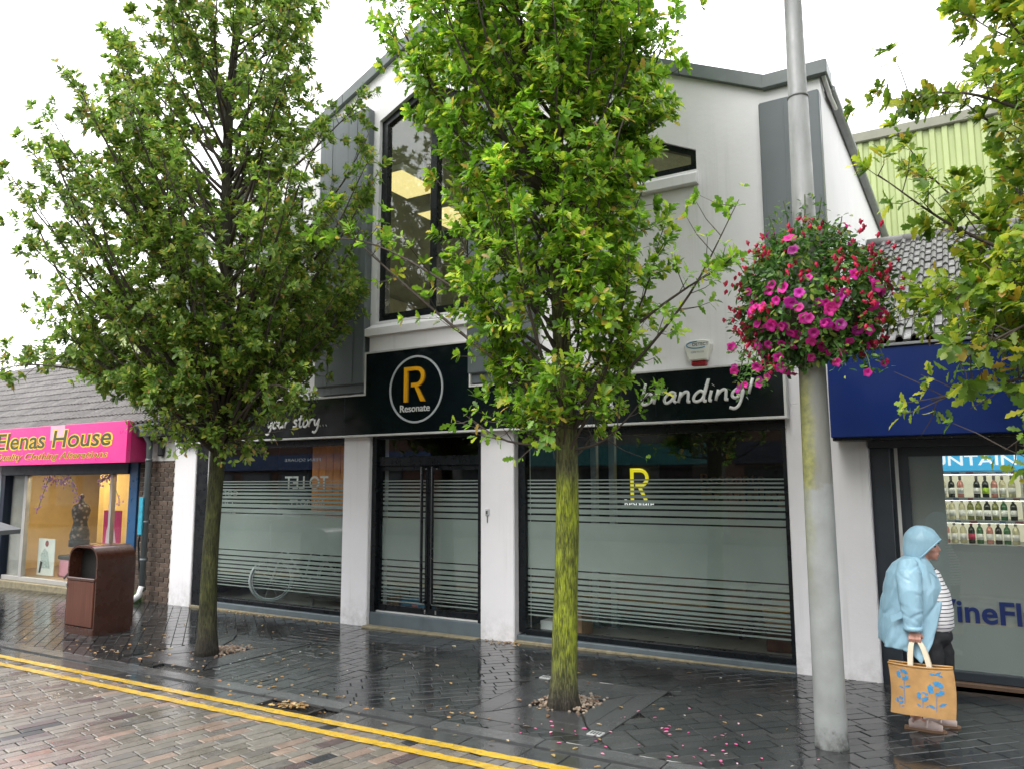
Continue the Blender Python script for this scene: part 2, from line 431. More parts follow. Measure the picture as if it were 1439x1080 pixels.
pave = sheet(-26, 9, 4.98, 8.9, -.022, 'pavement', JOINT, kind='structure')
pit = [(-3.70, -2.45, 5.29, 6.73), (-8.07, -6.82, 5.29, 6.73), (.67, 1.92, 5.29, 6.73)]
polys = []
polys += bond(-7.45, -5.25, 6.85, 7.95, 0, .25, .125)
polys += bond(-6.80, -5.25, 5.10, 6.85, 90, .25, .125)
polys += bond(-7.45, -6.80, 6.75, 6.85, 0, .25, .125)
polys += bond(-5.25, 6, 5.10, 7.95, 45, .25, .125, holes=[(a+.02, b-.02, c+.02, d-.02) for a, b, c, d in pit])
polys += bond(-22, -7.45, 5.10, 7.95, -38, .25, .125, holes=[(a+.02, b-.02, c+.02, d-.02) for a, b, c, d in pit])
# cut the zone around the pits cleanly
def cutpits(ps):
    o = []
    for p in ps:
        cx = sum(q[0] for q in p)/len(p); cy = sum(q[1] for q in p)/len(p); hit = False
        for a, b, c, d in pit:
            if a-.2 < cx < b+.2 and c-.2 < cy < d+.2:
                hit = True
                for box in ((-99, a, -99, 99), (b, 99, -99, 99), (a, b, -99, c), (a, b, d, 99)):
                    q = clip(p, box[0]+.003, box[1]-.003, box[2]+.003, box[3]-.003)
                    if len(q) >= 3 and area(q) > .0008: o.append(q)
                break
        if not hit: o.append(p)
    return o
polys = cutpits(polys)
lay(polys, pave, 'paver', PAVER, 0, .03, limit=300, stuff='paver_field', seed=3)

FRAME = stone_mat('pit_frame_stone', [(0, (.045, .046, .047)), (.5, (.036, .037, .039))], .10, .28, .2, .5)
SPEC = stone_mat('pit_gravel', [(0, (.30, .24, .18)), (.3, (.20, .15, .11)), (.6, (.36, .30, .24)), (.8, (.16, .10, .07))], .5, .8, .3, .3)
for a, b, c, d in pit:
    e = .20; i0, i1, j0, j1 = a+e, b-e, c+e, d-e
    k0, k1, l0, l1 = (a+b)/2-.24, (a+b)/2+.24, (c+d)/2-.22, (c+d)/2+.22
    q = []
    for (A, B, C, Dd), (E_, F, G, H) in (((a, b, c, d), (i0, i1, j0, j1)), ((i0, i1, j0, j1), (k0, k1, l0, l1))):
        q += [[(A, C), (B, C), (F, G), (E_, G)], [(B, C), (B, Dd), (F, H), (F, G)], [(B, Dd), (A, Dd), (E_, H), (F, H)], [(A, Dd), (A, C), (E_, G), (E_, H)]]
    q = [inset(p, .011) for p in q]
    lay(q, pave, 'pit_frame_slab', FRAME, .001, .03, jit=.001, tilt=.001, limit=99, seed=5)
    g = MB(); rr = random.Random(3)
    for _ in range(520):
        gx, gy = rr.gauss((a+b)/2, .125), rr.gauss((c+d)/2, .115); s_ = rr.uniform(.008, .02)
        if abs(gx-(a+b)/2) > .27: continue
        z = gz(gx)+.004+.03*max(0, 1-math.hypot(gx-(a+b)/2, gy-(c+d)/2)/.24)
        g.ell((gx, gy, z), (s_, s_*rr.uniform(.6, 1), s_*.6), 5, 3)
    g.build('gravel', SPEC, kind='stuff', label='loose stone chips filling the tree pit around the trunk')

kerb = sheet(-26, 9, 4.93, 5.09, -.02, 'kerb', JOINT, kind='structure')
kp = []; x = -22.0
while x < 7: kp.append([(x+.004, 4.935), (x+.911, 4.935), (x+.911, 5.093), (x+.004, 5.093)]); x += .915
lay(kp, kerb, 'kerb_stone', stone_mat('kerb_granite', [(0, (.075, .077, .078)), (.5, (.06, .062, .063))], .08, .25, .25, .5), .002, .03, jit=.001, tilt=.001, limit=60)
gut = sheet(-26, 9, 4.715, 4.93, -.035, 'gutter', JOINT, kind='structure')
kp = []; x = -22.0; rr = random.Random(5)
while x < 7: l = rr.choice((.3, .4, .5)); kp.append([(x+.003, 4.72), (x+l-.003, 4.72), (x+l-.003, 4.926), (x+.003, 4.926)]); x += l
kp = [p for p in kp if not (p[0][0] < -4.78 and p[1][0] > -5.22)]
lay(kp, gut, 'channel_stone', CHAN, -.012, .03, jit=.001, tilt=.002, limit=120)
road = sheet(-40, 20, -7.2, 4.715, -.03, 'road', JOINT_R, kind='structure')
sp = bond(-13, 3.0, 1.6, 4.71, 79, .25, .108, joint=.008, lens=(.17, .21, .25, .29))
lay(sp, road, 'sett', SETT, -.006, .03, jit=.002, tilt=.006, limit=300, stuff='sett_field', seed=9)

# double yellow lines: worn paint, 4 mm above the setts
t = NT('yellow_road_paint'); o_ = t.geo().outputs['Position']
c_ = t.scale((.58, .37, .03), t.rr(t.noise(o_, 9, 5), .3, .7, .7, 1.1))
c_ = t.mix(t.rr(t.noise(o_, 34, 6, .7), .54, .64, 0., .75), c_, (.20, .16, .10))
YEL = t.done(t.bsdf(c_, t.rr(t.noise(o_, 2, 4), .35, .6, .18, .4), 0, .5, t.bump(t.noise(o_, 60, 4), .5, .004)))
for y0, y1 in ((4.600, 4.685), (4.400, 4.485)):
    mb = MB(); n = 330; L_ = []; rr = random.Random(int(y0*100))
    for i in range(n+1):
        x = -15+i*.055; L_ += [(x, y0+rr.uniform(-.006, .006), gz(x)-.0005+rr.uniform(-.0004, .0004)), (x, y1+rr.uniform(-.006, .006), gz(x)-.0005+rr.uniform(-.0004, .0004))]
    mb.add(L_, [(2*i, 2*i+2, 2*i+3, 2*i+1) for i in range(n)])
    mb.build('yellow_line', YEL, kind='structure')

# ================================================================== WHITE SHOP BUILDING
B = thing('shop_building', 'white rendered gabled shop with black fascia and dark grey upright panels', 'building', (-6.1, D, 0))
XL, XR, PK = -11.14, -1.10, -6.15
def top(x):   # gable outline
    if x > -1.64 or x < -10.66: return 5.93
    return 5.93 + (2.10*(x+10.66)/4.51 if x < PK else 2.10*(-1.64-x)/4.51)
wall = MB()
def strip(x0, x1, za0, za1, zb0, zb1):   # left bottom/top, right bottom/top
    wall.prism([(x0, za0), (x1, zb0), (x1, zb1), (x0, za1)], 'y', D, D+.26)
WL, WR, CL, CRr = -9.90, -8.40, -6.93, -5.37
def sidetop(x): return 5.44+.466*(-2.4-x) if x > PK else 5.44+.466*(x+9.90)
def ctop(x): return min(6.92+.466*(x-CL), 6.92+.466*(CRr-x))
xs = [XL, -10.66, WL, WR, CL, PK, CRr, -3.90, -2.40, -1.64, XR]
for x0, x1 in zip(xs[:-1], xs[1:]):
    e = 1e-4; t0, t1 = top(x0+e), top(x1-e)
    if (x0, x1) in ((WL, WR), (-3.90, -2.40)):
        strip(x0, x1, 2.60, 5.22, 2.60, 5.22); strip(x0, x1, sidetop(x0), t0, sidetop(x1), t1)
    elif (x0, x1) in ((CL, PK), (PK, CRr)):
        strip(x0, x1, 2.60, 4.02, 2.60, 4.02); strip(x0, x1, ctop(x0), t0, ctop(x1), t1)
    else: strip(x0, x1, 2.60, t0, 2.60, t1)
wall.build('front_wall', WHITE, B)
MB().box(XL+.002, XL+.28, D+.26, 15.0, -.2, 5.93).build('side_wall', WHITE, B)
MB().box(XR-.26, XR-.002, D+.26, 15.0, -.2, 5.93).build('side_wall', WHITE, B)
MB().prism([(XL+.28, -.2), (XR-.26, -.2), (XR-.26, 5.92), (-1.66, 5.92), (PK, 8.0), (-10.64, 5.92), (XL+.28, 5.92)], 'y', 14.8, 15.0).build('rear_wall', WHITE, B)
# columns, slightly worn arrises
for x0, x1 in ((-11.14, -10.61), (-7.47, -7.008), (-5.212, -4.737), (-1.60, -.862)):
    MB().box(x0, x1, D-.003, D+.42, -.2, 2.60, .012).build('column', WHITE, B)
# roof
rf = MB()
for s_ in (-1, 1):
    xe = -10.66 if s_ < 0 else -1.64; n_ = .12
    rf.prism([(xe, 5.93), (PK, 8.03), (PK, 8.03+n_), (xe, 5.93+n_)], 'y', D+.05, 15.1)
rf.box(-11.2, -10.66, D+.05, 15.1, 5.932, 6.03); rf.box(-1.64, -1.04, D+.05, 15.1, 5.932, 6.03)
rf.build('roof', TRIM, B)
cp = MB()
for (xa, za), (xb, zb) in (((-10.66, 5.93), (-9.2, 6.61)), ((-9.19, 6.614), (-7.6, 7.355)), ((-7.59, 7.36), (PK, 8.03)), ((PK, 8.03), (-4.4, 7.215)), ((-4.39, 7.21), (-2.55, 6.354)), ((-2.54, 6.35), (-1.64, 5.93))):
    c1 = MB(); c1.prism([(xa, za-.02), (xb, zb-.02), (xb, zb+.13), (xa, za+.13)], 'y', D-.07, D+.3); c1.build('coping', TRIM, B)
for xa, xb in ((-11.2, -10.64), (-1.66, -1.02)):
    MB().box(xa, xb, D-.075, D+.3, 5.905, 6.06, .01).build('coping', TRIM, B)
ed = MB().box(-1.10, -1.0, D+.3, 15.1, 5.86, 5.95, .02); ed.build('eaves_trim', P('eaves_grey', (.22, .23, .23), .5), B)
MB().tube([(-1.06, D-.02, 5.90), (-1.05, D+.3, 5.82), (-1.05, D+.7, 5.86)], .022, 8).build('overflow_pipe', WTRIM, B, smooth=True)
# dark upright panels
def panel(x0, x1, z0, z1, dp=.13):
    p = MB().box(x0, x1, D-dp, D-.001, z0+.11, z1, .015); p.box(x0+.03, x1-.03, D-dp+.045, D-.002, z0, z0+.11)
    p.box(x0+.24, x0+.252, D-dp-.006, D-dp+.003, z0+.13, z1-.02); p.box(x1-.22, x1-.208, D-dp-.006, D-dp+.003, z0+.13, z1-.02)
    p.build('cladding_panel', PANEL, B)
panel(-7.95, -7.02, 3.055, 7.10); panel(-5.33, -4.40, 3.055, 7.10); panel(-1.70, -1.105, 3.055, 5.75, .09); panel(-11.13, -10.54, 3.055, 5.75, .09)
# upper windows
def bars(mb, segs, y0, y1):
    for x0, x1, z0, z1 in segs: mb.box(x0, x1, y0, y1, z0, z1, .006)
cw = MB().box(CL, CL+.10, D+.06, D+.16, 4.02, 6.93); cw.box(CRr-.10, CRr, D+.06, D+.16, 4.02, 6.93)
cw.box(CL+.10, CRr-.10, D+.061, D+.159, 4.02, 4.13)
cw.prism([(CL, 6.93), (PK, 7.284), (PK, 7.17), (CL, 6.82)], 'y', D+.059, D+.161); cw.prism([(CRr, 6.93), (PK, 7.284), (PK, 7.17), (CRr, 6.82)], 'y', D+.059, D+.161)
cwin = cw.build('window_frame', BLACK, B)
MB().box(-6.06, -5.95, D+.05, D+.17, 4.13, 7.2, .005).build('mullion', BLACK, cwin)
MB().box(-5.95, CRr-.10, D+.055, D+.165, 5.05, 5.14, .005).build('transom', BLACK, cwin)
MB().prism([(CL+.06, 4.1), (-6.05, 4.1), (-6.05, 7.15), (CL+.06, 6.85)], 'y', D+.105, D+.113).build('pane', GLASSUP, cwin)
MB().box(-5.96, CRr-.06, D+.105, D+.113, 5.10, 6.8).build('pane', GLASSUP, cwin)
MB().box(-5.96, CRr-.06, D+.105, D+.113, 4.1, 5.09).build('pane', GLASSUP, cwin)
MB().prism([(D-.15, 3.80), (D-.15, 3.90), (D+.10, 4.03), (D+.10, 3.80)], 'x', -7.0, -5.32).build('window_sill', WHITE, B)
MB().box(-6.96, -5.36, D-.09, D-.001, 3.06, 3.80).build('sill_block', WHITE, B)
for x0, x1 in ((-9.9, -8.4), (-3.9, -2.4)):
    a0, a1 = sidetop(x0), sidetop(x1)
    f = MB().box(x0, x0+.07, D+.04, D+.13, 5.22, a0); f.box(x1-.07, x1, D+.04, D+.13, 5.22, a1)
    f.box(x0+.07, x1-.07, D+.041, D+.129, 5.22, 5.30); f.prism([(x0, a0), (x1, a1), (x1, a1-.07), (x0, a0-.07)], 'y', D+.039, D+.131)
    f = f.build('window_frame', BLACK, B)
    MB().prism([(x0+.04, 5.27), (x1-.04, 5.27), (x1-.04, a1-.03), (x0+.04, a0-.03)], 'y', D+.08, D+.088).build('pane', GLASSUP, f)
    MB().prism([(D-.10, 5.04), (D-.10, 5.14), (D+.05, 5.225), (D+.05, 5.04)], 'x', x0-.02, x1+.02).build('window_sill', WHITE, B)
# interior shell
WALLIN = P('upper_room_paint', (.62, .60, .50), .7)
ins = MB().box(XL+.28, XR-.26, D+.30, 14.8, 2.66, 3.02); ins.build('upper_floor', WALLIN, B)
MB().prism([(XL+.30, 5.90), (-10.60, 5.90), (PK, 7.95), (-1.72, 5.90), (XR-.28, 5.90), (XR-.28, 5.86), (-1.74, 5.86), (PK, 7.90), (-10.58, 5.86), (XL+.30, 5.86)], 'y', D+.27, 14.79).build('upper_ceiling', P('ceiling_white', (.42, .42, .40), .8), B)
MB().box(XL+.282, XL+.30, D+.27, 14.79, 3.03, 5.85).build('upper_room_wall', WALLIN, B)
MB().box(XR-.28, XR-.262, D+.27, 14.79, 3.03, 5.85).build('upper_room_wall', WALLIN, B)
MB().box(XL+.30, XR-.28, 14.6, 14.79, 3.03, 5.85).build('upper_room_wall', WALLIN, B)
MB().box(XL+.29, XR-.27, D+.12, 12.2, -.1, .055).build('shop_floor', FLOORIN, B)
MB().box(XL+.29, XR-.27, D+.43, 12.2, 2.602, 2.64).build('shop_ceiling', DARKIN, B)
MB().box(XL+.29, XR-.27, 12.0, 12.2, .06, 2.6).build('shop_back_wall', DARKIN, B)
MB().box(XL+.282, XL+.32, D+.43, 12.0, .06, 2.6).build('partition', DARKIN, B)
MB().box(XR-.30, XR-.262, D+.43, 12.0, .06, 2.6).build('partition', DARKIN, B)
wd = P('reflection_orange', (.80, .27, .035), .45, var=.3, vs=7)
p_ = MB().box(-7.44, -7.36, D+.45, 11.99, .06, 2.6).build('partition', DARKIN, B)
for i in range(8): MB().box(-8.65+i*.145, -8.512+i*.145, 8.50, 8.53, 1.05, 2.55, .004).build('reflection_board', wd, B)  # orange street reflection in the glass, put in as coloured boards behind it
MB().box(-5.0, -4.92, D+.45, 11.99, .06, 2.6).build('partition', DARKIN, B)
for x_, c_ in ((-10.6, (.012, .05, .075)), (-9.75, (.06, .02, .045)), (-9.0, (.015, .02, .06))):
    MB().box(x_, x_+.72, 9.60, 9.64, 1.1, 2.5, .01).build('wall_panel', P('panel_%d' % int(-x_*10), c_, .5), B)

# ground floor glazing
def zf(zy): return EYE+(1.871-(zy-235)*.001154-EYE)*1.0215     # stripe heights on the glass
TOP = [(235,248),(268,282),(303,320),(340,360),(382,412),(430,460),(478,510),(527,572),(590,640)]
LOW = [(115,128),(188,205),(245,262),(300,316),(352,370),(403,420),(447,465),(487,502),(518,535),(546,560)]
def zl(zy): return EYE+(.856-(zy-115)*.001126-EYE)*1.0215
def film(parent, x0, x1, y):
    for a, b in TOP: MB().box(x0, x1, y, y+.0015, zf(b), zf(a)).build('film_stripe', FILM, parent)
    MB().box(x0, x1, y, y+.0015, zl(115), zf(655)).build('film_band', FILM, parent)
    for (a, b), (c, d) in zip(LOW, LOW[1:]): MB().box(x0, x1, y, y+.0015, zl(c), zl(b)).build('film_stripe', FILM, parent)
    MB().box(x0, x1, y, y+.0015, zl(590), zl(574)).build('film_stripe', FILM, parent)
def shopwin(x0, x1, zs=.0):
    f = MB().box(x0, x0+.09, D+.10, D+.22, .1+zs, 2.44); f.box(x1-.055, x1, D+.10, D+.22, .1+zs, 2.44)
    f.box(x0+.09, x1-.055, D+.101, D+.219, .075+zs, .135+zs, .005); f.box(x0+.09, x1-.055, D+.101, D+.219, 2.36, 2.44)
    f.box(x0, x1, D+.06, D+.3, 2.44, 2.6)
    f = f.build('window', BLACK, B)
    g = MB().box(x0+.085, x1-.05, D+.155, D+.163, .13+zs, 2.37).build('pane', GLASS, f)
    film(f, x0+.09, x1-.055, D+.165)
    MB().box(x0, x1, D+.045, D+.24, -.1, .074+zs, .008).build('stall_riser', SILLM, B)
    return f
w1 = shopwin(-10.608, -7.472, -.03)
w2 = shopwin(-4.735, -1.602)
MB().box(-10.60, -10.32, D+.02, D+.1, -.1, 2.44).build('shutter_guide', BLACK, B)
MB().tube([(-10.33, D+.03, -.05), (-10.33, D+.03, 2.4)], .013, 6).build('conduit', WTRIM, B)
for x0, x1 in ((-10.6, -7.48), (-7.0, -5.22), (-4.73, -1.61)):
    MB().box(x0, x1, D-.10 if x0 > -7.2 and x0 < -6 else D-.02, D+.03, -.1, gz((x0+x1)/2)+.018, .006).build('threshold_strip', P('mossy_concrete', (.22, .19, .12), .8, var=.35, vs=12, dirt=.4), B)
# doors
MB().box(-7.004, -5.216, D+.05, D+.24, -.1, .155, .008).build('doorstep', SILLM, B)
df = MB().box(-7.004, -6.93, D+.06, D+.24, .155, 2.6); df.box(-5.29, -5.216, D+.06, D+.24, .155, 2.6)
df.box(-6.93, -5.29, D+.061, D+.239, 2.42, 2.6); df.box(-6.93, -5.29, D+.10, D+.22, 2.06, 2.185, .006)
df = df.build('door_frame', BLACK, B)
MB().box(-6.93, -5.29, D+.15, D+.158, 2.18, 2.43).build('pane', GLASS, df)
MB().box(-6.93, -5.29, D+.10, D+.2, .156, .17).build('threshold', WTRIM, df)
for x0, x1, hx in ((-6.925, -6.115, -6.145), (-6.105, -5.295, -5.975)):
    dr = MB().box(x0, x0+.035, D+.13, D+.18, .172, 2.055); dr.box(x1-.035, x1, D+.13, D+.18, .172, 2.055)
    dr.box(x0+.035, x1-.035, D+.131, D+.179, .172, .245); dr.box(x0+.035, x1-.035, D+.131, D+.179, 2.0, 2.055)
    dr = dr.build('door', BLACK, B)
    MB().box(x0+.03, x1-.03, D+.152, D+.16, .24, 2.01).build('pane', GLASS, dr)
    film(dr, x0+.035, x1-.035, D+.162)
    h = MB().tube([(hx, D+.12, .33), (hx, D+.045, .33), (hx, D+.045, 2.04), (hx, D+.12, 2.04)], .02, 8)
    h.build('door_handle', BLACK, dr)
    l_ = MB().box(hx-.012, hx+.012, D+.128, D+.132, .185, .235); l_.box(hx-.012, hx+.012, D+.128, D+.132, 2.01, 2.05); l_.build('lock', P('steel', (.6, .6, .6), .3, metal=1.), dr)
# door bell plate on the column
bp = thing('entry_panel', 'small grey oval key panel on the white column right of the doors', 'keypad', (-5.107, D, 1.48))
MB().box(-5.135, -5.08, D-.02, D-.003, 1.44, 1.525, .012).build('casing', P('grey_plastic', (.5, .5, .52), .4), bp)
MB().box(-5.12, -5.095, D-.026, D-.02, 1.46, 1.50, .003).build('button', P('dark_plastic', (.08, .08, .08), .4), bp)
MB().tube([(-5.107, D-.012, 1.44), (-5.105, D-.012, 1.36)], .006, 6).build('cable', P('dark_plastic'), bp)

# ------------------------------------------------------------------ fascia sign
S = thing('fascia_sign', 'gloss black shop fascia with raised logo block and white lettering', 'sign', (-6.1, D-.1, 2.46))
YS = D-.105
bd = MB().prism([(-10.98, 2.475), (-1.575, 2.475), (-1.575, 3.005), (-5.31, 3.005), (-5.31, 3.565), (-7.0, 3.565), (-7.0, 3.005), (-10.98, 3.005)], 'y', YS, D-.004)
bd.build('board', SIGNBK, S)
for x_ in (-9.6, -8.25, -7.38, -4.2, -2.9): MB().box(x_-.003, x_+.003, YS-.0008, YS+.001, 2.48, 3.0).build('board_joint', BLACK, S)
tr = MB(); e = .022
for x0, x1, z0, z1 in ((-11.0, -1.55, 2.452, 2.478), (-11.0, -7.02, 3.003, 3.026), (-7.022, -6.998, 3.003, 3.588), (-6.998, -5.312, 3.563, 3.588), (-5.312, -5.288, 3.003, 3.588), (-5.288, -1.55, 3.003, 3.026), (-1.577, -1.55, 2.478, 3.003), (-11.0, -10.976, 2.478, 3.003)):
    MB().box(x0, x1, YS-.014, D-.003, z0, z1, .003).build('trim', WTRIM, S)
ring = MB(); n = 64; cx, cz = -6.142, 3.035
vs_ = []
for k in range(n):
    a = 2*math.pi*k/n
    for r_, yy in ((.437, YS-.012), (.412, YS-.012), (.412, YS+.001), (.437, YS+.001)): vs_.append((cx+r_*math.cos(a), yy, cz+r_*math.sin(a)))
ring.add(vs_, [(4*k+j, 4*k+(j+1) % 4, 4*((k+1) % n)+(j+1) % 4, 4*((k+1) % n)+j) for k in range(n) for j in range(4)])
ring.build('logo_ring', P('silver_grey', (.50, .53, .55), .35), S)
ORNG = P('amber_letter', (.86, .42, .01), .35, bump=.02)
LETW = P('white_letter', (.8, .8, .79), .4, bump=.02)
# the R: stem, bowl, leg
Rm_ = MB(); x0, x1, z0, z1 = -6.322, -5.985, 2.872, 3.325; tw = .058
Rm_.box(x0, x0+tw, YS-.03, YS, z0, z1)
bw = []; cxr, czr, ro = x1-.135, z1-.13, .13
outp = [(x0+tw, z1)] + [(cxr+ro*math.sin(a), czr+ro*math.cos(a)) for a in np.linspace(0, math.pi, 13)] + [(x0+tw+.06, czr-ro)]
inn = [(x0+tw, z1-tw*.85)] + [(cxr+(ro-tw*.9)*math.sin(a), czr+(ro-tw*.85)*math.cos(a)) for a in np.linspace(0, math.pi, 13)] + [(x0+tw+.06, czr-ro+tw*.85)]
m_ = len(outp); Rm_.add([(p[0], YS-.03, p[1]) for p in outp]+[(p[0], YS-.03, p[1]) for p in inn]+[(p[0], YS, p[1]) for p in outp]+[(p[0], YS, p[1]) for p in inn],
        [(i, m_+i, m_+i+1, i+1) for i in range(m_-1)]+[(2*m_+i, i, i+1, 2*m_+i+1) for i in range(m_-1)]+[(m_+i, 3*m_+i, 3*m_+i+1, m_+i+1) for i in range(m_-1)])
Rm_.prism([(x0+.150, czr-ro+.050), (x0+.215, czr-ro+.01), (x1, z0), (x1-.066, z0)], 'y', YS-.029, YS)
Rm_.build('logo_letter', ORNG, S)
text('Resonate', 'lettering', LETW, S, (-6.395, -5.915, 2.745, 2.835), YS, .012, offset=.004)
G = {  # handwritten strokes, unit x-height
 'b': ([[(.05,1.75),(0,.9),(0,.1),(.25,0),(.55,.3),(.5,.75),(.25,.85),(.02,.55)]], .62),
 'r': ([[(.05,.9),(0,0)],[(.02,.45),(.2,.8),(.45,.85)]], .5),
 'a': ([[(.6,.75),(.35,.88),(.08,.6),(0,.25),(.15,0),(.4,.2),(.58,.7),(.55,.2),(.7,0)]], .74),
 'n': ([[(.06,.88),(0,0)],[(.02,.4),(.25,.8),(.45,.8),(.5,.4),(.52,.05),(.66,.03)]], .72),
 'd': ([[(.55,.7),(.3,.85),(.05,.5),(.05,.1),(.3,.02),(.55,.4),(.68,1.8),(.55,.6),(.6,.05),(.75,.02)]], .8),
 'i': ([[(.05,.85),(.02,.1),(.15,0)],[(.1,1.25),(.11,1.27)]], .28),
 'g': ([[(.58,.75),(.32,.88),(.06,.6),(.06,.25),(.3,.15),(.56,.7),(.5,-.3),(.28,-.7),(-.02,-.6)]], .72),
 '!': ([[(.16,1.6),(.08,.4)],[(.05,.04),(.06,.05)]], .3),
 's': ([[(.45,.75),(.2,.88),(.08,.65),(.4,.35),(.35,.05),(0,.08)]], .55),
 't': ([[(.22,1.45),(.15,.3),(.28,0),(.45,.1)],[(-.05,.95),(.5,1.0)]], .5),
 'o': ([[(.3,.85),(.05,.6),(.08,.1),(.35,.02),(.58,.4),(.5,.8),(.28,.85)]], .66),
 'y': ([[(.02,.85),(.1,.3),(.3,.2),(.55,.8)],[(.58,.9),(.5,-.2),(.25,-.7),(-.05,-.6)]], .68),
 'u': ([[(.04,.85),(.02,.25),(.2,0),(.45,.3),(.52,.85),(.5,.2),(.64,.02)]], .74),
 '.': ([[(.05,.05),(.06,.06)]], .27), ' ': ([], .38),
 'l': ([[(.15,1.75),(.05,.4),(.1,.02),(.25,.05)]], .3),
 'I': ([[(.12,1.5),(.05,0)]], .3), "'": ([[(.08,1.6),(.04,1.3)]], .2),
 'T': ([[(0,1.45),(.8,1.55)],[(.42,1.5),(.36,0)]], .7), 'e': ([[(.05,.42),(.5,.5),(.42,.85),(.15,.75),(.03,.3),(.25,.0),(.55,.15)]], .6),
}
def script_text(s_, xr, zb, xh, parent, wscale=1., right_edge=True):
    adv = sum(G[c][1]+.08 for c in s_)*xh*wscale; x = xr-adv if right_edge else xr
    mb = MB()
    for c in s_:
        for st in G[c][0]:
            pts = [(x+(px+.12*py)*xh*wscale, YS-.006, zb+py*xh) for px, py in st]
            pts = smoothpath(pts, 6) if len(pts) > 2 else pts
            mb.tube(pts, .0165 if len(st) > 2 or st[0][1]-st[1][1] > .3 or abs(st[0][0]-st[1][0]) > .3 else .02, 8, sq=(1, 1))
        x += (G[c][1]+.08)*xh*wscale
    mb.v = [(a, YS-.004+(b-(YS-.006))*.45, c) for a, b, c in mb.v]
    return mb.build('lettering', LETW, parent, smooth=True)
script_text('branding!', -1.865, 2.665, .128, S, 1.52)
script_text("It's all", -3.36, 2.655, .128, S, 1.4)
script_text('your story...', -7.66, 2.625, .118, S, 1.36)
script_text('Tell', -9.62, 2.625, .118, S, 1.36)
# alarm box
A_ = thing('alarm_box', 'white shield shaped burglar alarm box above the fascia with red base', 'alarm', (-2.43, D, 3.03))
sh = [(-2.335, 3.10), (-2.30, 3.20), (-2.285, 3.26), (-2.30, 3.30), (-2.36, 3.318), (-2.50, 3.318), (-2.56, 3.30), (-2.575, 3.26), (-2.56, 3.20), (-2.525, 3.10)]
ab = MB(); c0 = (-2.43, 3.22); n = len(sh)
L_ = [(p[0], D-.002, p[1]) for p in sh]+[(p[0], D-.075, p[1]) for p in sh]+[(c0[0]+(p[0]-c0[0])*.9, D-.095, c0[1]+(p[1]-c0[1])*.9) for p in sh]
ab.add(L_, [(i, n+i, n+(i+1) % n, (i+1) % n) for i in range(n)]+[(n+i, 2*n+i, 2*n+(i+1) % n, n+(i+1) % n) for i in range(n)]+[tuple(range(2*n, 3*n))])
ab.build('casing', P('ivory_plastic', (.74, .74, .68), .35, bump=.03), A_)
MB().box(-2.51, -2.35, D-.07, D-.002, 3.045, 3.099, .012).build('strobe', P('red_lens', (.28, .012, .02), .2), A_)
text('DETECT', 'lettering', P('navy_print', (.01, .02, .05), .4), A_, (-2.48, -2.31, 3.25, 3.282), D-.0965, 0, offset=.015)
text('02890 933355', 'lettering', P('grey_print', (.16, .17, .19), .4), A_, (-2.50, -2.36, 3.175, 3.194), D-.0965, 0)
sw = MB(); pts = [(-2.43+.115*math.cos(a), D-.097, 3.262+.036*math.sin(a)) for a in np.linspace(.5*math.pi, 1.75*math.pi, 14)]
sw.tube(pts, .006, 6); sw.build('swoosh', P('blue_print', (.05, .25, .45), .4), A_)

# ------------------------------------------------------------------ inside the white shop
V = thing('mirrored_writing', 'mirrored white letting notice with TO LET just behind the shop window pane', 'notice', (-8.3, D+.2, 1.2))
VY = D+.185  # mirrored writing laid flat just behind the pane
WV = P('white_mirrored', (.62, .64, .62), .5, bump=0)
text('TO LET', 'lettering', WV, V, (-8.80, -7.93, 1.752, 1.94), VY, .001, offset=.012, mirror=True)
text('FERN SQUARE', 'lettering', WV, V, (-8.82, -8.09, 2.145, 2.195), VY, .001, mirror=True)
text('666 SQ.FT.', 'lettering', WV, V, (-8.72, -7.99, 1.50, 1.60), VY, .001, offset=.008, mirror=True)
MB().box(-8.83, -7.98, VY+.002, VY+.006, 1.20, 1.40).build('white_strip', P('writing_backing', (.42, .44, .43), .5), V)
VP = P('grey_mirrored', (.16, .17, .17), .5, bump=0)
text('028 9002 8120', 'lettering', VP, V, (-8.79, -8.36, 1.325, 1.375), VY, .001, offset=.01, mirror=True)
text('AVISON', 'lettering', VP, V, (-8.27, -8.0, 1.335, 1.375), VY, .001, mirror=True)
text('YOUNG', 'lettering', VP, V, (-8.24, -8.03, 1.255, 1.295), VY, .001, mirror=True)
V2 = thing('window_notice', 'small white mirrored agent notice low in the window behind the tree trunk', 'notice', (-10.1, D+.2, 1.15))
MB().box(-10.42, -9.87, VY+.002, VY+.006, 1.155, 1.44).build('white_strip', P('writing_backing'), V2)
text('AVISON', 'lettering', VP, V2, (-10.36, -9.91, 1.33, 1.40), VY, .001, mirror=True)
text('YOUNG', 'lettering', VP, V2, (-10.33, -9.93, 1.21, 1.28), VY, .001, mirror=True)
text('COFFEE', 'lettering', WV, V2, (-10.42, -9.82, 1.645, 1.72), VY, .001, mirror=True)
text('OFFICE', 'lettering', WV, V2, (-10.5, -9.93, 1.50, 1.57), VY, .001, mirror=True)

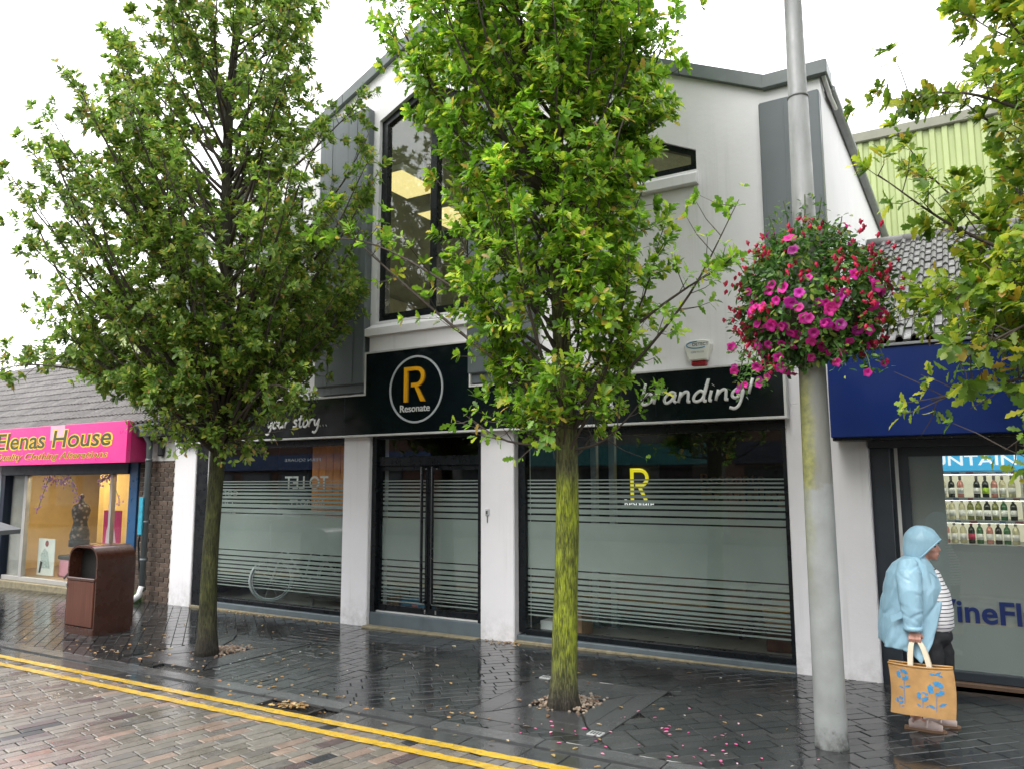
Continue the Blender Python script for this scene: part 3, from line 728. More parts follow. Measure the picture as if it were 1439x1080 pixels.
def bicycle():
    t = thing('bicycle', 'grey bicycle leaning inside the shop window behind striped film', 'bicycle', (-9.25, 8.32, .06))
    m = P('bike_grey', (.55, .60, .60), .35); k = P('bike_tyre', (.30, .34, .34), .6)
    o = Vector((-9.25, 8.32, .06)); ax = Vector((.50, .866, 0)).normalized()
    for q in (0, 1.02):
        c = o+ax*q+Vector((0, 0, .335)); ty = MB(); n = 26
        ty.tube([c+ax*(.315*math.cos(2*math.pi*i/n))+Vector((0, 0, .315*math.sin(2*math.pi*i/n))) for i in range(n+1)], .021, 6, cap=False)
        wh = ty.build('wheel', k, t, smooth=True)
        rm = MB(); rm.tube([c+ax*(.285*math.cos(2*math.pi*i/n))+Vector((0, 0, .285*math.sin(2*math.pi*i/n))) for i in range(n+1)], .009, 5, cap=False)
        for i in range(10): rm.tube([c, c+ax*(.285*math.cos(.628*i))+Vector((0, 0, .285*math.sin(.628*i)))], .0025, 3)
        rm.build('rim', m, wh)
    def p(a, z): return o+ax*a+Vector((0, 0, z))
    f = MB(); hd, bb, st, rw, fw = p(.18, .80), p(.50, .30), p(.62, .82), p(1.02, .335), p(0, .335)
    for a, b in ((hd, bb), (hd, p(.60, .76)), (bb, st), (bb, rw), (st, rw)): f.tube([a, b], .016, 7)
    f.build('frame', m, t, smooth=True)
    MB().tube([fw, p(.12, .66), p(.20, .92)], .015, 7).build('fork', m, t, smooth=True)
    nn = Vector((-ax.y, ax.x, 0)); hb = MB(); hb.tube([p(.16, .96)+nn*.28, p(.10, .98)+nn*.1, p(.10, .98)-nn*.1, p(.16, .96)-nn*.28], .013, 7); hb.build('handlebar', m, t, smooth=True)
    MB().ell(p(.64, .86), (.06, .12, .03), 10, 6).build('saddle', P('saddle', (.02, .02, .02), .5), t, smooth=True)
    MB().tube([p(.5, .3)+nn*.1, p(.5, .3)-nn*.1, p(.58, .16)-nn*.1, p(.58, .16)-nn*.18], .008, 5).build('pedal_crank', m, t)
bicycle()
c_ = thing('armchair', 'low grey armchair showing as a blur behind the frosted window', 'chair', (-8.0, 8.6, .06))
ch = P('charcoal_fabric', (.10, .10, .10), .9, bump=.5)
MB().box(-8.55, -7.50, 8.35, 9.1, .16, .45, .05).build('seat', ch, c_); MB().box(-8.5, -7.50, 8.9, 9.15, .45, 1.2, .10).build('backrest', ch, c_)
for ax_ in (-8.5, -7.56): MB().tube([(ax_+.02, 8.42, .055), (ax_+.02, 8.42, .16)], .02, 6).build('leg', ch, c_)
bx_ = thing('cardboard_box', 'blue and white printed carton on the floor behind the doors', 'box', (-6.6, 8.55, .06))
MB().box(-6.82, -6.40, 8.4, 8.65, .06, .30, .005).build('carton', P('carton_blue', (.02, .20, .36), .5), bx_)
MB().box(-6.70, -6.48, 8.42, 8.62, .301, .42, .005).build('lid', P('carton_dark', (.06, .06, .07), .5), bx_)
text('MAXIM', 'lettering', P('carton_white', (.7, .7, .68), .5), bx_, (-6.66, -6.50, .32, .385), 8.418, .001, offset=.02)
MB().box(-6.62, -6.52, 8.396, 8.399, .16, .22).build('printed_patch', P('carton_pink', (.6, .2, .2), .5), bx_)
b2 = thing('brown_carton', 'plain brown carton standing beside the blue box inside the doors', 'box', (-7.0, 8.5, .06))
MB().box(-7.12, -6.86, 8.42, 8.7, .06, .40, .004).build('carton', P('cardboard', (.26, .16, .08), .8), b2)
MB().box(-7.0, -6.98, 8.417, 8.419, .06, .40).build('tape', P('parcel_tape', (.35, .25, .13), .3), b2)
rg = thing('doormat', 'brown coir doormat on the floor just inside the doors', 'mat', (-5.8, 8.7, .06))
MB().box(-6.25, -5.3, 8.25, 9.1, .056, .072, .003).build('pile', P('coir', (.16, .085, .035), .95, bump=1., bs=200), rg); MB().box(-6.28, -5.27, 8.23, 9.12, .0555, .064).build('edging', BLACK, rg)
tb = thing('wooden_chest', 'long dark wooden counter on black castors inside the right window', 'counter', (-3.3, 9.3, .06))
wm = P('walnut', (.09, .035, .02), .4, var=.3, vs=9)
MB().box(-4.28, -2.32, 9.0, 9.7, .20, .86, .008).build('carcass', wm, tb)
MB().box(-4.31, -2.29, 8.97, 9.73, .861, .90, .005).build('top', wm, tb)
for i in range(4): MB().box(-4.26+i*.485, -3.80+i*.485, 8.985, 8.999, .24, .83, .004).build('door_panel', wm, tb)
for x_ in (-4.2, -2.42):
    for y_ in (9.08, 9.62):
        c1 = MB().lathe([(.015, .19), (.03, .18), (.02, .15), (.035, .13), (.02, .10)], (x_, y_, .01), 10); c1.build('castor_stem', BLACK, tb, smooth=True)
        w_ = MB().lathe([(.0, -.015), (.045, -.015), (.05, 0), (.045, .015), (0, .015)], (0, 0, 0), 12); w_.v = [(x_+z, y_+a*.0+b, .108+a) if False else (x_+z, y_+b, .106+a) for a, b, z in w_.v]; w_.build('castor_wheel', BLACK, tb, smooth=True)
bs_ = thing('timber_block', 'pale orange slatted crate beside the counter near the right column', 'crate', (-2.0, 8.7, .06))
MB().box(-2.02, -1.70, 8.6, 8.9, .30, .56, .004).build('crate_body', P('pale_pine', (.45, .22, .09), .6), bs_)
for k in range(3): MB().box(-2.04, -1.69, 8.58, 8.598, .31+k*.085, .375+k*.085, .003).build('slat', P('pale_pine'), bs_)
MB().box(-2.03, -1.69, 8.6, 8.9, .06, .29, .004).build('crate_base', wm, bs_)
pl = thing('skirting_stub', 'low brown and white boxed step inside the window beside the column', 'box', (-4.5, 8.5, .06))
MB().box(-4.35, -4.05, 8.3, 8.6, .06, .36, .004).build('brown_block', P('tan_board', (.30, .17, .09), .7), pl); MB().box(-4.60, -4.36, 8.3, 8.55, .06, .20, .004).build('white_block', P('white_letter'), pl)
for x_ in (-4.18, -3.93):
    po = thing('interior_post', 'slim grey steel post inside the right window, %s of the pair' % ('left' if x_ < -4 else 'right'), 'post', (x_, 9.0, .06), 'posts inside the window')
    MB().box(x_-.04, x_+.04, 8.96, 9.04, .06, 2.6, .006).build('shaft', P('post_grey', (.24, .26, .27), .5), po); MB().box(x_-.07, x_+.07, 8.93, 9.07, .057, .075).build('foot_plate', P('post_grey'), po)
lg = thing('logo_sign', 'yellow R logo with white name hanging inside the right window', 'sign', (-3.66, 9.2, 1.6))
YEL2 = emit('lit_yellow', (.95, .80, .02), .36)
lr = MB(); lr.box(-3.775, -3.73, 9.19, 9.2, 1.60, 2.01); pts = [(-3.73, 9.195, 1.985)] + [(-3.645+.095*math.sin(a), 9.195, 1.89+.095*math.cos(a)) for a in np.linspace(0, math.pi, 10)] + [(-3.70, 9.195, 1.795)]
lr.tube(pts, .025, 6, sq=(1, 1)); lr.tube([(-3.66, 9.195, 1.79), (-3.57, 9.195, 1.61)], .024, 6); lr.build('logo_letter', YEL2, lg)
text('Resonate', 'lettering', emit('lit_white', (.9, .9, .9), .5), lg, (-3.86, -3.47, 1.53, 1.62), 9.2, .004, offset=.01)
MB().box(-3.9, -3.4, 9.215, 9.23, 1.45, 2.06).build('backing', DARKIN, lg)
wl = thing('wall_lettering', 'raised brown company lettering on the dark wall inside the right window', 'sign', (-2.5, 10.2, 1.5))
LB = P('brown_letter', (.16, .085, .05), .4)
MB().box(-3.3, -1.42, 10.23, 10.25, 1.2, 2.5).build('backing', DARKIN, wl)
text('Resonate', 'lettering', LB, wl, (-3.18, -2.35, 1.82, 1.945), 10.22, .02)
text('Branding', 'lettering', LB, wl, (-3.18, -2.05, 1.50, 1.77), 10.22, .02, offset=.025)
# spotlights under the shop ceiling
WARM = emit('warm_bulb', (1., .82, .55), 45.)
for i, (x_, y_) in enumerate(((-4.02, 9.3), (-3.88, 9.32), (-3.72, 9.3), (-3.6, 9.32), (-2.06, 9.3), (-1.97, 9.32))):
    sp_ = thing('spotlight', ('small lit spotlight in the row of four above the counter' if i < 4 else 'small lit spotlight of the pair near the right column'), 'lamp', (x_, y_, 2.6), 'lit ceiling spotlights')
    MB().lathe([(.02, 0), (.035, -.02), (.035, -.12), (.02, -.125)], (x_, y_, 2.6), 10).build('housing', BLACK, sp_)
    MB().lathe([(.024, 0), (.02, -.006)], (x_, y_, 2.473), 10).build('bulb', WARM, sp_)
# upstairs lights
LITP = emit('lit_ceiling_panel', (1., .80, .36), .6)
for x_, y_, l_ in ((-7.30, 8.95, 'nearest the window'), (-9.95, 12.25, 'low in the left pane'), (-10.2, 13.95, 'low in the right pane'), (-7.6, 10.55, 'just above the transom')):
    cl = thing('ceiling_light', 'lit yellow ceiling light panel upstairs, ' + l_, 'lamp', (x_, y_, 6.5), 'lit ceiling panels upstairs')
    MB().box(x_-.36, x_+.36, y_-.5, y_+.5, 6.405, 6.5, .01).build('tray', WTRIM, cl); MB().box(x_-.33, x_+.33, y_-.47, y_+.47, 6.398, 6.404).build('diffuser', LITP, cl)
    for q in (-.5, .5): MB().tube([(x_, y_+q, 6.5), (x_, y_+q, 7.95 - .466*abs(x_-PK)-.06)], .006, 4).build('suspension_wire', BLACK, cl)

for x_ in (-3.0,):  # unseen fitting, added to lift the light in the upper room
    cl = thing('strip_light', 'added strip light, out of view, that brightens the upstairs room', 'lamp', (x_, 11, 5.7))
    MB().box(x_-.08, x_+.08, 9.2, 13.2, 5.66, 5.72, .01).build('tray', WTRIM, cl); MB().box(x_-.06, x_+.06, 9.25, 13.15, 5.63, 5.659).build('tube', emit('added_fill_tube', (1., .9, .68), 22.), cl)

# ================================================================== ROOF TILES
def tile_mesh(m):
    mb = MB(); u = .122; prof = []
    for k in range(2):
        b = k*u; prof += [(b, 0), (b+.054, .002), (b+.066, .034), (b+.089, .048), (b+.112, .034)]
    prof += [(2*u, 0)]; n = len(prof); L_ = .375
    vs_ = [(x, 0, z+.020) for x, z in prof]+[(x, L_, z+.001) for x, z in prof]+[(x, 0, z+.002) for x, z in prof]
    mb.add(vs_, [(i, i+1, n+i+1, n+i) for i in range(n-1)]+[(2*n+i, 2*n+i+1, i+1, i) for i in range(n-1)]+[(0, n, 2*n), (n-1, 3*n-1, 2*n-1)])
    return mb.mesh('roof_tile', m)
def tile_mat(name, col, lich):
    t = NT(name); pos = t.geo().outputs['Position']
    c = t.scale(t.scale(col, t.rr(t.rand(), 0, 1, .78, 1.25)), t.rr(t.noise(pos, 14, 5), .3, .7, .75, 1.25))
    c = t.mix(t.rr(t.noise(pos, 11, 6, .7), .52, .62, 0., lich), c, (.27, .27, .25))
    c = t.mix(t.rr(t.noise(pos, 23, 6, .7), .60, .66, 0., lich*.9), c, (.09, .075, .035))
    return t.done(t.bsdf(c, t.rr(t.noise(pos, 5, 4), .3, .7, .22, .5), 0, .5, t.bump(t.noise(pos, 90, 3), .3, .004)))
def tiled(parent, x0, x1, y0, z0, y1, z1, m, limit=300):
    """tile courses from the eaves (y0,z0) up to the ridge (y1,z1)"""
    me = tile_mesh(m); L_ = math.hypot(y1-y0, z1-z0); a = math.atan2(z1-z0, y1-y0); rr = random.Random(2)
    rows = int(L_/.345); P_ = []
    for r_ in range(rows):
        x = x0 - (.061 if r_ % 2 else 0)*0
        while x < x1-.05:
            d = r_*L_/rows; P_.append((x, y0+math.cos(a)*d, z0+math.sin(a)*d)); x += .244
    P_.sort(key=lambda p: -vis(*p)*1-(.0001*p[0]))
    rest = MB()
    for i, p in enumerate(P_):
        M = Matrix.Translation(p) @ Matrix.Rotation(a+rr.uniform(-.012, .012), 4, 'X') @ Matrix.Rotation(rr.uniform(-.014, .014), 4, 'Z') @ Matrix.Translation((0, rr.gauss(0, .006), 0))
        if i < limit:
            o = bpy.data.objects.new('roof_tile', me); COL.objects.link(o); o.parent = parent; o.matrix_parent_inverse = Matrix.Translation(-Vector(parent.location)); o.matrix_basis = M
        else: rest.add([M @ v.co for v in me.vertices], [tuple(q.vertices) for q in me.polygons])
    if rest.v: rest.build('roof_tiling', m, parent, kind='stuff')

# ================================================================== WINE SHOP (right)
WS = thing('wine_shop', 'low shop with blank navy fascia, tiled roof and frosted wine display window', 'building', (1.2, D, 0))
NAVY = P('navy_fascia', (.007, .026, .155), .38, var=.12, vs=1.2, bump=.04, spec=.3)
TILE_R = tile_mat('lichened_tile', (.085, .083, .08), .75)
tiled(WS, -1.09, 4.2, 7.58, 3.07, 11.4, 5.06, TILE_R)
rb = MB().prism([(7.60, 3.02), (11.4, 5.03), (15.2, 3.02), (15.2, 2.9), (7.62, 2.9)], 'x', -1.08, 6.0).build('roof_deck', P('underlay', (.05, .05, .05), .8), WS)
for i in range(12): MB().tube([(-1.09+i*.45, 11.4, 5.075), (-1.09+i*.45+.445, 11.4, 5.075)], .075, 10).build('ridge_tile', P('ridge_clay', (.15, .145, .14), .6, rnd=.2), WS, smooth=True)
MB().box(-1.13, 6.0, 7.58, 7.86, 2.235, 3.035, .01).build('fascia', NAVY, WS)
MB().box(-1.14, 6.0, 7.56, 7.62, 3.036, 3.062, .004).build('fascia_capping', P('capping_grey', (.25, .26, .28), .4), WS)
MB().box(-1.12, 6.0, 7.62, 7.9, 2.21, 2.234).build('soffit', BLACK, WS)
MB().box(-.855, 6.0, 7.86, 8.3, 2.15, 2.9).build('head_beam', P('dark_timber', (.02, .024, .03), .5), WS)
DG = P('dark_grey_frame', (.028, .036, .045), .4)
MB().box(-.858, -.69, D+.10, D+.25, 0, 2.15, .005).build('door_post', DG, WS)
fr = MB().box(-.60, -.545, D+.17, D+.30, .17, 2.15); fr.box(-.688, -.60, D+.19, D+.30, .0, 2.15)
fr.box(-.545, 5, D+.171, D+.299, 2.07, 2.15); fr.box(-.60, 5, D+.165, D+.30, .09, .17, .006); fr.box(2.2, 2.3, D+.171, D+.299, .17, 2.07)
fr = fr.build('window', DG, WS)
MB().box(-.66, -.63, D+.185, D+.19, .1, 2.15).build('edge_strip', WTRIM, fr)
MB().box(-.55, 5, D+.225, D+.233, .165, 2.08).build('pane', GLASS, fr)
YF = D+.235
MB().box(-.545, -.265, YF, YF+.0015, .17, 2.07).build('film_band', FILM2, fr)
MB().box(-.265, 5, YF, YF+.0015, .17, 1.27).build('film_band', FILM2, fr)
NV = P('navy_vinyl', (.012, .028, .13), .35, bump=0)
text('WineFlair', 'lettering', NV, fr, (-.535, .55, .585, .785), YF-.012, .001, offset=.022)
MB().box(-.6, 5, D+.12, D+.31, -.1, .088, .01).build('plinth', P('brown_plinth', (.11, .065, .04), .6, dirt=.6), WS)
inn_ = P('shop_cream', (.55, .54, .48), .7)
MB().box(-.85, 5.5, 12.2, 12.3, -.1, 2.9).build('back_wall', inn_, WS); MB().box(-.85, -.80, D+.3, 12.2, -.1, 2.6).build('side_wall', P('shop_grey', (.3, .31, .31), .7), WS)
MB().box(5.5, 5.6, D+.3, 12.2, -.1, 2.9).build('side_wall', inn_, WS)
MB().box(-.85, 5.5, D+.12, 12.2, -.1, .05).build('shop_floor', FLOORIN, WS); MB().box(-.85, 5.5, D+.3, 12.2, 2.60, 2.65).build('shop_ceiling', inn_, WS)
CB = thing('wine_cabinet', 'lit display cabinet of three bottle shelves under a blue banner', 'shelving', (.4, 11.6, .05))
CW = P('cabinet_white', (.6, .62, .6), .4); LIT = emit('lit_backing', (1., .95, .74), .22); LT_ = emit('shelf_tube', (1., .96, .84), 7.)
MB().box(-.50, 2.2, 11.95, 12.0, .06, 2.3).build('back_panel', CW, CB); MB().box(-.44, 2.14, 11.93, 11.95, 1.06, 1.93).build('lit_backing', LIT, CB)
for x_ in (-.52, .47, 1.4, 2.18): MB().box(x_, x_+.04, 11.35, 11.95, .06, 1.96).build('upright', CW, CB)
for z_ in (1.03, 1.325, 1.605, 1.93): 
    MB().box(-.48, 2.18, 11.33, 11.93, z_, z_+.02).build('shelf', CW, CB); MB().box(-.48, 2.18, 11.318, 11.329, z_-.012, z_+.025).build('price_rail', P('rail_white', (.72, .74, .74), .4), CB)
    if z_ > 1.1: MB().box(-.45, 2.14, 11.345, 11.36, z_-.014, z_-.002).build('shelf_light', LT_, CB)
    rr = random.Random(int(z_*100))
    for k in range(14): MB().box(-.44+k*.16, -.37+k*.16+rr.uniform(-.02, .02), 11.312, 11.317, z_-.008, z_+.02).build('price_ticket', P('ticket_%d' % (k % 3), ((.75, .75, .75), (.25, .35, .5), (.5, .2, .22))[k % 3], .5), CB)
MB().box(-.5, 2.2, 11.345, 11.9, .06, 1.02).build('base_unit', P('cabinet_grey', (.35, .36, .36), .5), CB)
BN = P('teal_banner', (.05, .30, .50), .5, var=.2)
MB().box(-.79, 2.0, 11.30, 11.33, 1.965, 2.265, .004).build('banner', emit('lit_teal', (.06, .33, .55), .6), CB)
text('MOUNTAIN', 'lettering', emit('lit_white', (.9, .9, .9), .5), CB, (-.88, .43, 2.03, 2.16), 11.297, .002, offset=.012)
MB().box(-.5, 2.2, 11.36, 11.9, 1.951, 1.962).build('canopy', CW, CB)
# bottles: one mesh set per colour, shared by the copies
def bottle(col, lab, label):
    t = thing('wine_bottle', label, 'bottle', (0, 0, 0), 'bottles on the lit shelves')
    g = P('glass_'+col[0], col[1], .12, bump=0, var=.05)
    MB().lathe([(.036, 0), (.038, .01), (.038, .165), (.030, .195), (.014, .215), (.0135, .262), (.016, .263), (.016, .275)], (0, 0, 0), 12).build('body', g, t, smooth=True)
    MB().lathe([(.0388, .05), (.0388, .125)], (0, 0, 0), 12).build('label_sheet', P('label_'+lab[0], lab[1], .6, bump=0), t, smooth=True)
    MB().lathe([(.0165, .225), (.0165, .277)], (0, 0, 0), 10).build('capsule', P('cap_'+lab[0], lab[2], .4, bump=0), t, smooth=True)
    return t
KG, KP, KD, KR, KB = ('olive', (.16, .17, .05)), ('pale', (.50, .47, .30)), ('dark', (.02, .025, .02)), ('rose', (.45, .20, .16)), ('green', (.04, .12, .05))
LW, LT, LP_, LL = ('white', (.75, .74, .70), (.1, .1, .1)), ('teal', (.05, .42, .33), (.05, .2, .15)), ('crimson', (.45, .04, .09), (.12, .02, .03)), ('lime', (.40, .62, .05), (.05, .05, .05))
protos = {}
def put(kind, lab, x, z, row, y=11.52):
    key = (kind[0], lab[0], row)
    nm = '%s glass wine bottle with %s label on the %s lit shelf' % (kind[0].replace('pale', 'pale yellow'), lab[0], row)
    if kind[0]+lab[0] not in protos: t = protos[kind[0]+lab[0]] = bottle(kind, lab, nm)
    else:
        src = protos[kind[0]+lab[0]]; t = src.copy(); COL.objects.link(t); t['label'] = nm
        for c in src.children: d = c.copy(); COL.objects.link(d); d.parent = t
    t.location = (x, y, z); t['label'] = nm
rr = random.Random(11)
for row, z_, seq in (('top', 1.625, 'pw dw rw -- dw dl rw pw pw pl pw dw dw rw gw dw'), ('middle', 1.345, 'pw pw pw ow ow dw ow bw dw bt bt bt pt pt bt bt gw dw'), ('lowest', 1.05, 'rw pw pw dc bw rw dw bw pw bc dc rw pw dw bw gw rw')):
    x = -.39
    for k in seq.split():
        if k != '--' and not (.43 < x < .53): 
            put({'p': KP, 'd': KD, 'r': KR, 'o': KG, 'b': KB, 'g': KG}[k[0]], {'w': LW, 't': LT, 'c': LP_, 'l': LL}[k[1]], x+rr.uniform(-.008, .008), z_, row)
        x += .094
WSL = thing('strip_light', 'lit fluorescent strip on the wine shop ceiling', 'lamp', (.6, 10, 2.58))
MB().box(-.2, 3.0, 9.9, 10.1, 2.57, 2.599).build('tray', CW, WSL); MB().box(-.18, 2.98, 9.93, 10.07, 2.555, 2.569).build('tube', emit('cool_tube', (.95, 1, .97), 5.), WSL)

# ================================================================== CLOTHING SHOP (left)
CS = thing('clothing_shop', 'low tiled clothing alterations shop with blue window frame and brick pier', 'building', (-14.5, D, 0))
TILE_L = tile_mat('brown_grey_tile', (.115, .105, .10), .12)
tiled(CS, -24.6, -11.3, 7.62, 2.80, 11.4, 5.02, TILE_L)
MB().prism([(7.64, 2.78), (11.4, 4.99), (15.2, 2.78), (15.2, 2.6), (7.66, 2.6)], 'x', -30, -11.15).build('roof_deck', P('underlay'), CS)
MB().box(-30, -11.15, D+.02, D+.2, 2.2, 2.62).build('head_wall', P('shop_black', (.015, .016, .018), .6), CS)
GP = P('gutter_grey', (.13, .15, .155), .4)
MB().tube([(-24.6, 7.66, 2.755), (-11.2, 7.66, 2.77)], .055, 10).build('gutter', GP, CS, smooth=True)
MB().tube([(-11.62, 7.62, 2.75), (-11.62, 7.70, 2.62), (-11.62, 7.78, 2.5), (-11.62, 7.78, .12)], .048, 10).build('downpipe', GP, CS, smooth=True)
MB().tube([(-11.62, 7.78, .20), (-11.63, 7.74, .06), (-11.66, 7.60, -.03)], .05, 10).build('pipe_shoe', P('white_plastic', (.6, .6, .6), .4), CS, smooth=True)
for z_ in (.6, 1.2, 2.2): MB().lathe([(.058, 0), (.058, .04)], (-11.62, 7.78, z_), 10).build('pipe_bracket', GP, CS, smooth=True)
MB().box(-11.70, -11.60, 7.700, 7.728, 1.02, 1.62, .004).build('blue_sticker', P('sticker_blue', (.03, .30, .42), .4, var=.35, vs=14), CS)
rr = random.Random(4)
BRK = P('brown_brick', (.085, .058, .042), .7, rnd=.35, var=.25, vs=16, bump=.5, bs=90)
MOR = P('mortar', (.36, .33, .28), .9, var=.2, vs=20)
MB().box(-12.06, -11.142, D+.012, D+.25, -.15, 2.30).build('pier_core', MOR, CS)
z_ = gz(-11.6)-.04; r_ = 0
while z_ < 2.2:
    x = -12.06 - (.11 if r_ % 2 else 0)
    while x < -11.15:
        a_, b_ = max(x, -12.058), min(x+.215, -11.145)
        if b_-a_ > .03: MB().box(a_+.002, b_-.008, D-.002+rr.uniform(-.002, .002), D+.02, z_, z_+.066, .003).build('brick', BRK, CS)
        x += .225
    z_ += .076; r_ += 1
MB().box(-12.07, -11.142, D-.006, D+.011, 2.205, 2.62).build('painted_band', P('flaking_white', (.55, .55, .52), .7, dirt=.9), CS)
cb = MB(); cb.tube([(-12.02, D-.03, 2.62), (-12.05, D-.03, 2.45), (-11.98, D-.03, 2.36), (-11.80, D-.03, 2.30), (-11.74, D-.03, 1.6), (-11.72, 7.74, .9), (-11.78, 7.86, .1)], .012, 6); cb.build('cable', BLACK, CS, smooth=True)
MB().box(-11.86, -11.74, D-.09, D-.007, 2.28, 2.55, .01).build('junction_box', P('shop_black'), CS); MB().box(-11.50, -11.40, D-.09, D-.007, 2.28, 2.58, .02).build('floodlight', P('shop_black'), CS)
BLU = P('blue_frame', (.012, .07, .17), .35, var=.15)
fm = MB().box(-12.30, -12.07, D-.03, D+.16, 0, 2.3, .006); fm.build('blue_post', BLU, CS)
DB = P('dark_blue_box', (.006, .012, .028), .4, spec=.3)
MB().box(-16.42, -12.30, D-.06, D+.16, 2.0, 2.2, .01).build('shutter_box', DB, CS); MB().box(-16.48, -16.33, D-.03, D+.16, -.1, 2.0, .005).build('door_post', DB, CS)
fm = MB().box(-16.33, -12.30, D+.02, D+.10, .02, .10, .005); fm.box(-15.72, -15.62, D+.021, D+.099, .10, 2.0); fm.box(-12.92, -12.86, D+.021, D+.099, .10, 2.0)
fm = fm.build('window', P('alu_frame', (.36, .35, .33), .4), CS)
MB().box(-16.33, -12.30, D+.055, D+.063, .09, 2.0).build('pane', GLASS, fm)
MB().box(-16.40, -12.25, D-.08, D+.2, -.15, .018, .01).build('plinth', P('mossy_concrete'), CS)
MB().box(-17.6, -16.5, D-.04, D+.2, -.15, 2.2, .01).build('next_shopfront', P('pale_blue_board', (.55, .62, .66), .5), CS)
CRM = P('cream_wall', (.62, .45, .20), .7, var=.1)
MB().box(-17, -12.07, 10.4, 10.5, -.1, 2.5).build('back_wall', CRM, CS); MB().box(-17.1, -17, D+.2, 10.4, -.1, 2.5).build('side_wall', CRM, CS)
MB().box(-12.13, -12.07, D+.2, 10.4, -.1, 2.5).build('side_wall', P('orange_wall', (.50, .27, .10), .7), CS); MB().box(-17, -12.07, D+.1, 10.4, 2.34, 2.45).build('shop_ceiling', CRM, CS)
MB().box(-17, -12.07, D+.1, 10.4, -.1, .10).build('shop_floor', P('tan_floor', (.30, .21, .13), .5), CS)
MB().box(-16.33, -15.72, D+.12, D+.14, .1, 2.0).build('net_panel', P('grey_net', (.36, .33, .30), .9, var=.2), CS)
bl = P('blind_fabric', (.66, .46, .18), .8, rnd=.12)
for i in range(38):
    x = -15.5+i*.085
    if 12 < i < 14: continue
    o = MB().box(-.036, .036, -.003, .003, .3, 2.3).build('blind_slat', bl, CS); o.matrix_basis = Matrix.Translation((x, 9.35, 0)) @ Matrix.Rotation(R(25+6*math.sin(i)), 4, 'Z')
MB().box(-15.55, -12.2, 9.3, 9.4, 2.3, 2.335).build('blind_rail', P('alu_frame'), CS)
for i, x_ in enumerate((-15.2, -13.0)):
    tl = thing('ceiling_light', 'lit warm light in the clothing shop above the %s of its window' % ('mannequin' if i == 0 else 'bin side'), 'lamp', (x_, 8.9, 2.33), 'warm clothing shop lights')
    MB().box(x_-.5, x_+.5, 8.5, 8.7, 2.30, 2.339).build('tray', WTRIM, tl); MB().box(x_-.48, x_+.48, 8.52, 8.68, 2.292, 2.299).build('diffuser', emit('warm_tube', (1., .80, .50), 48.), tl)
sh_ = thing('shelf_unit', 'orange wooden shelf unit of thread reels beside the blue post', 'shelving', (-12.5, 9.0, .1))
OW = P('orange_wood', (.45, .20, .07), .5)
for z_ in (.1, .5, .9, 1.3, 1.7, 2.1): MB().box(-12.85, -12.2, 8.7, 9.0, z_, z_+.03).build('shelf', OW, sh_)
for x_ in (-12.88, -12.2): MB().box(x_, x_+.03, 8.7, 9.0, .1, 2.2).build('side_panel', OW, sh_)
for k in range(18): MB().lathe([(.05, 0), (.055, .1), (.04, .2)], (-12.78+(k % 6)*.1, 8.82, (.53, .93, 1.33)[k//6]), 8).build('thread_reel', P('reel_%d' % (k % 4), ((.5, .05, .04), (.05, .05, .05), (.6, .5, .3), (.1, .2, .4))[k % 4], .6), sh_)

PS = thing('shop_sign', 'bright pink box sign with olive and yellow shop name', 'sign', (-14, 7.6, 2.2))
PINK = P('pink_sign', (.88, .03, .25), .35, var=.08, vs=1.5, bump=.02)
MB().box(-17.0, -11.785, 7.48, 7.56, 2.178, 2.858, .004).build('face', PINK, PS); MB().box(-16.98, -11.80, 7.56, 7.9, 2.19, 2.85, .004).build('casing', P('pink_side', (.50, .03, .14), .4), PS)
MB().box(-14.05, -13.6, 7.477, 7.4795, 2.60, 2.856).build('faded_patch', P('faded_pink', (.72, .38, .48), .5), PS)
OL = P('olive_print', (.05, .055, .02), .5, bump=0); YP = P('yellow_print', (.80, .55, .03), .5, bump=0)
text('Elenas House', 'lettering_outline', YP, PS, (-15.927, -12.162, 2.448, 2.789), 7.4765, 0, offset=.045, shear=.12)
text('Elenas House', 'lettering', OL, PS, (-15.867, -12.212, 2.468, 2.769), 7.4745, 0, offset=.01, shear=.12)
text('Quality Clothing Alterations', 'lettering_outline', YP, PS, (-15.867, -12.271, 2.230, 2.393), 7.4765, 0, offset=.03, shear=.3)
text('Quality Clothing Alterations', 'lettering', P('brown_print', (.20, .10, .02), .5, bump=0), PS, (-15.838, -12.291, 2.240, 2.385), 7.4745, 0, offset=.0, shear=.3)

mq = thing('mannequin', 'dressmaker mannequin in dark patterned corset in the clothing shop window', 'mannequin', (-14.45, 8.35, .1))
t = NT('corset_print'); v_ = t.n('ShaderNodeTexVoronoi'); t.l(t.obj(), v_.inputs['Vector']); v_.inputs['Scale'].default_value = 13
CORS = t.done(t.bsdf(t.ramp(v_.outputs['Distance'], [(.0, (.30, .24, .20)), (.35, (.10, .08, .07)), (.5, (.02, .02, .02))]), .6))
MB().lathe([(.15, .68), (.16, .72), (.17, .80), (.13, .95), (.115, 1.03), (.15, 1.18), (.16, 1.25), (.13, 1.34), (.055, 1.38), (.045, 1.44), (.03, 1.46)], (-14.45, 8.35, .1), 18).build('torso', CORS, mq, smooth=True)
MB().ell((-14.45, 8.35, 1.60), (.045, .045, .05), 10, 8).build('neck_knob', P('dark_wood', (.03, .02, .02), .4), mq, smooth=True)
MB().lathe([(.17, .58), (.175, .70), (.16, .705)], (-14.45, 8.35, .1), 18).build('skirt_band', P('black_cloth', (.012, .012, .014), .8), mq, smooth=True)
MB().tube([(-14.45, 8.35, .1), (-14.45, 8.35, .8)], .022, 8).build('pole', P('dark_wood'), mq)
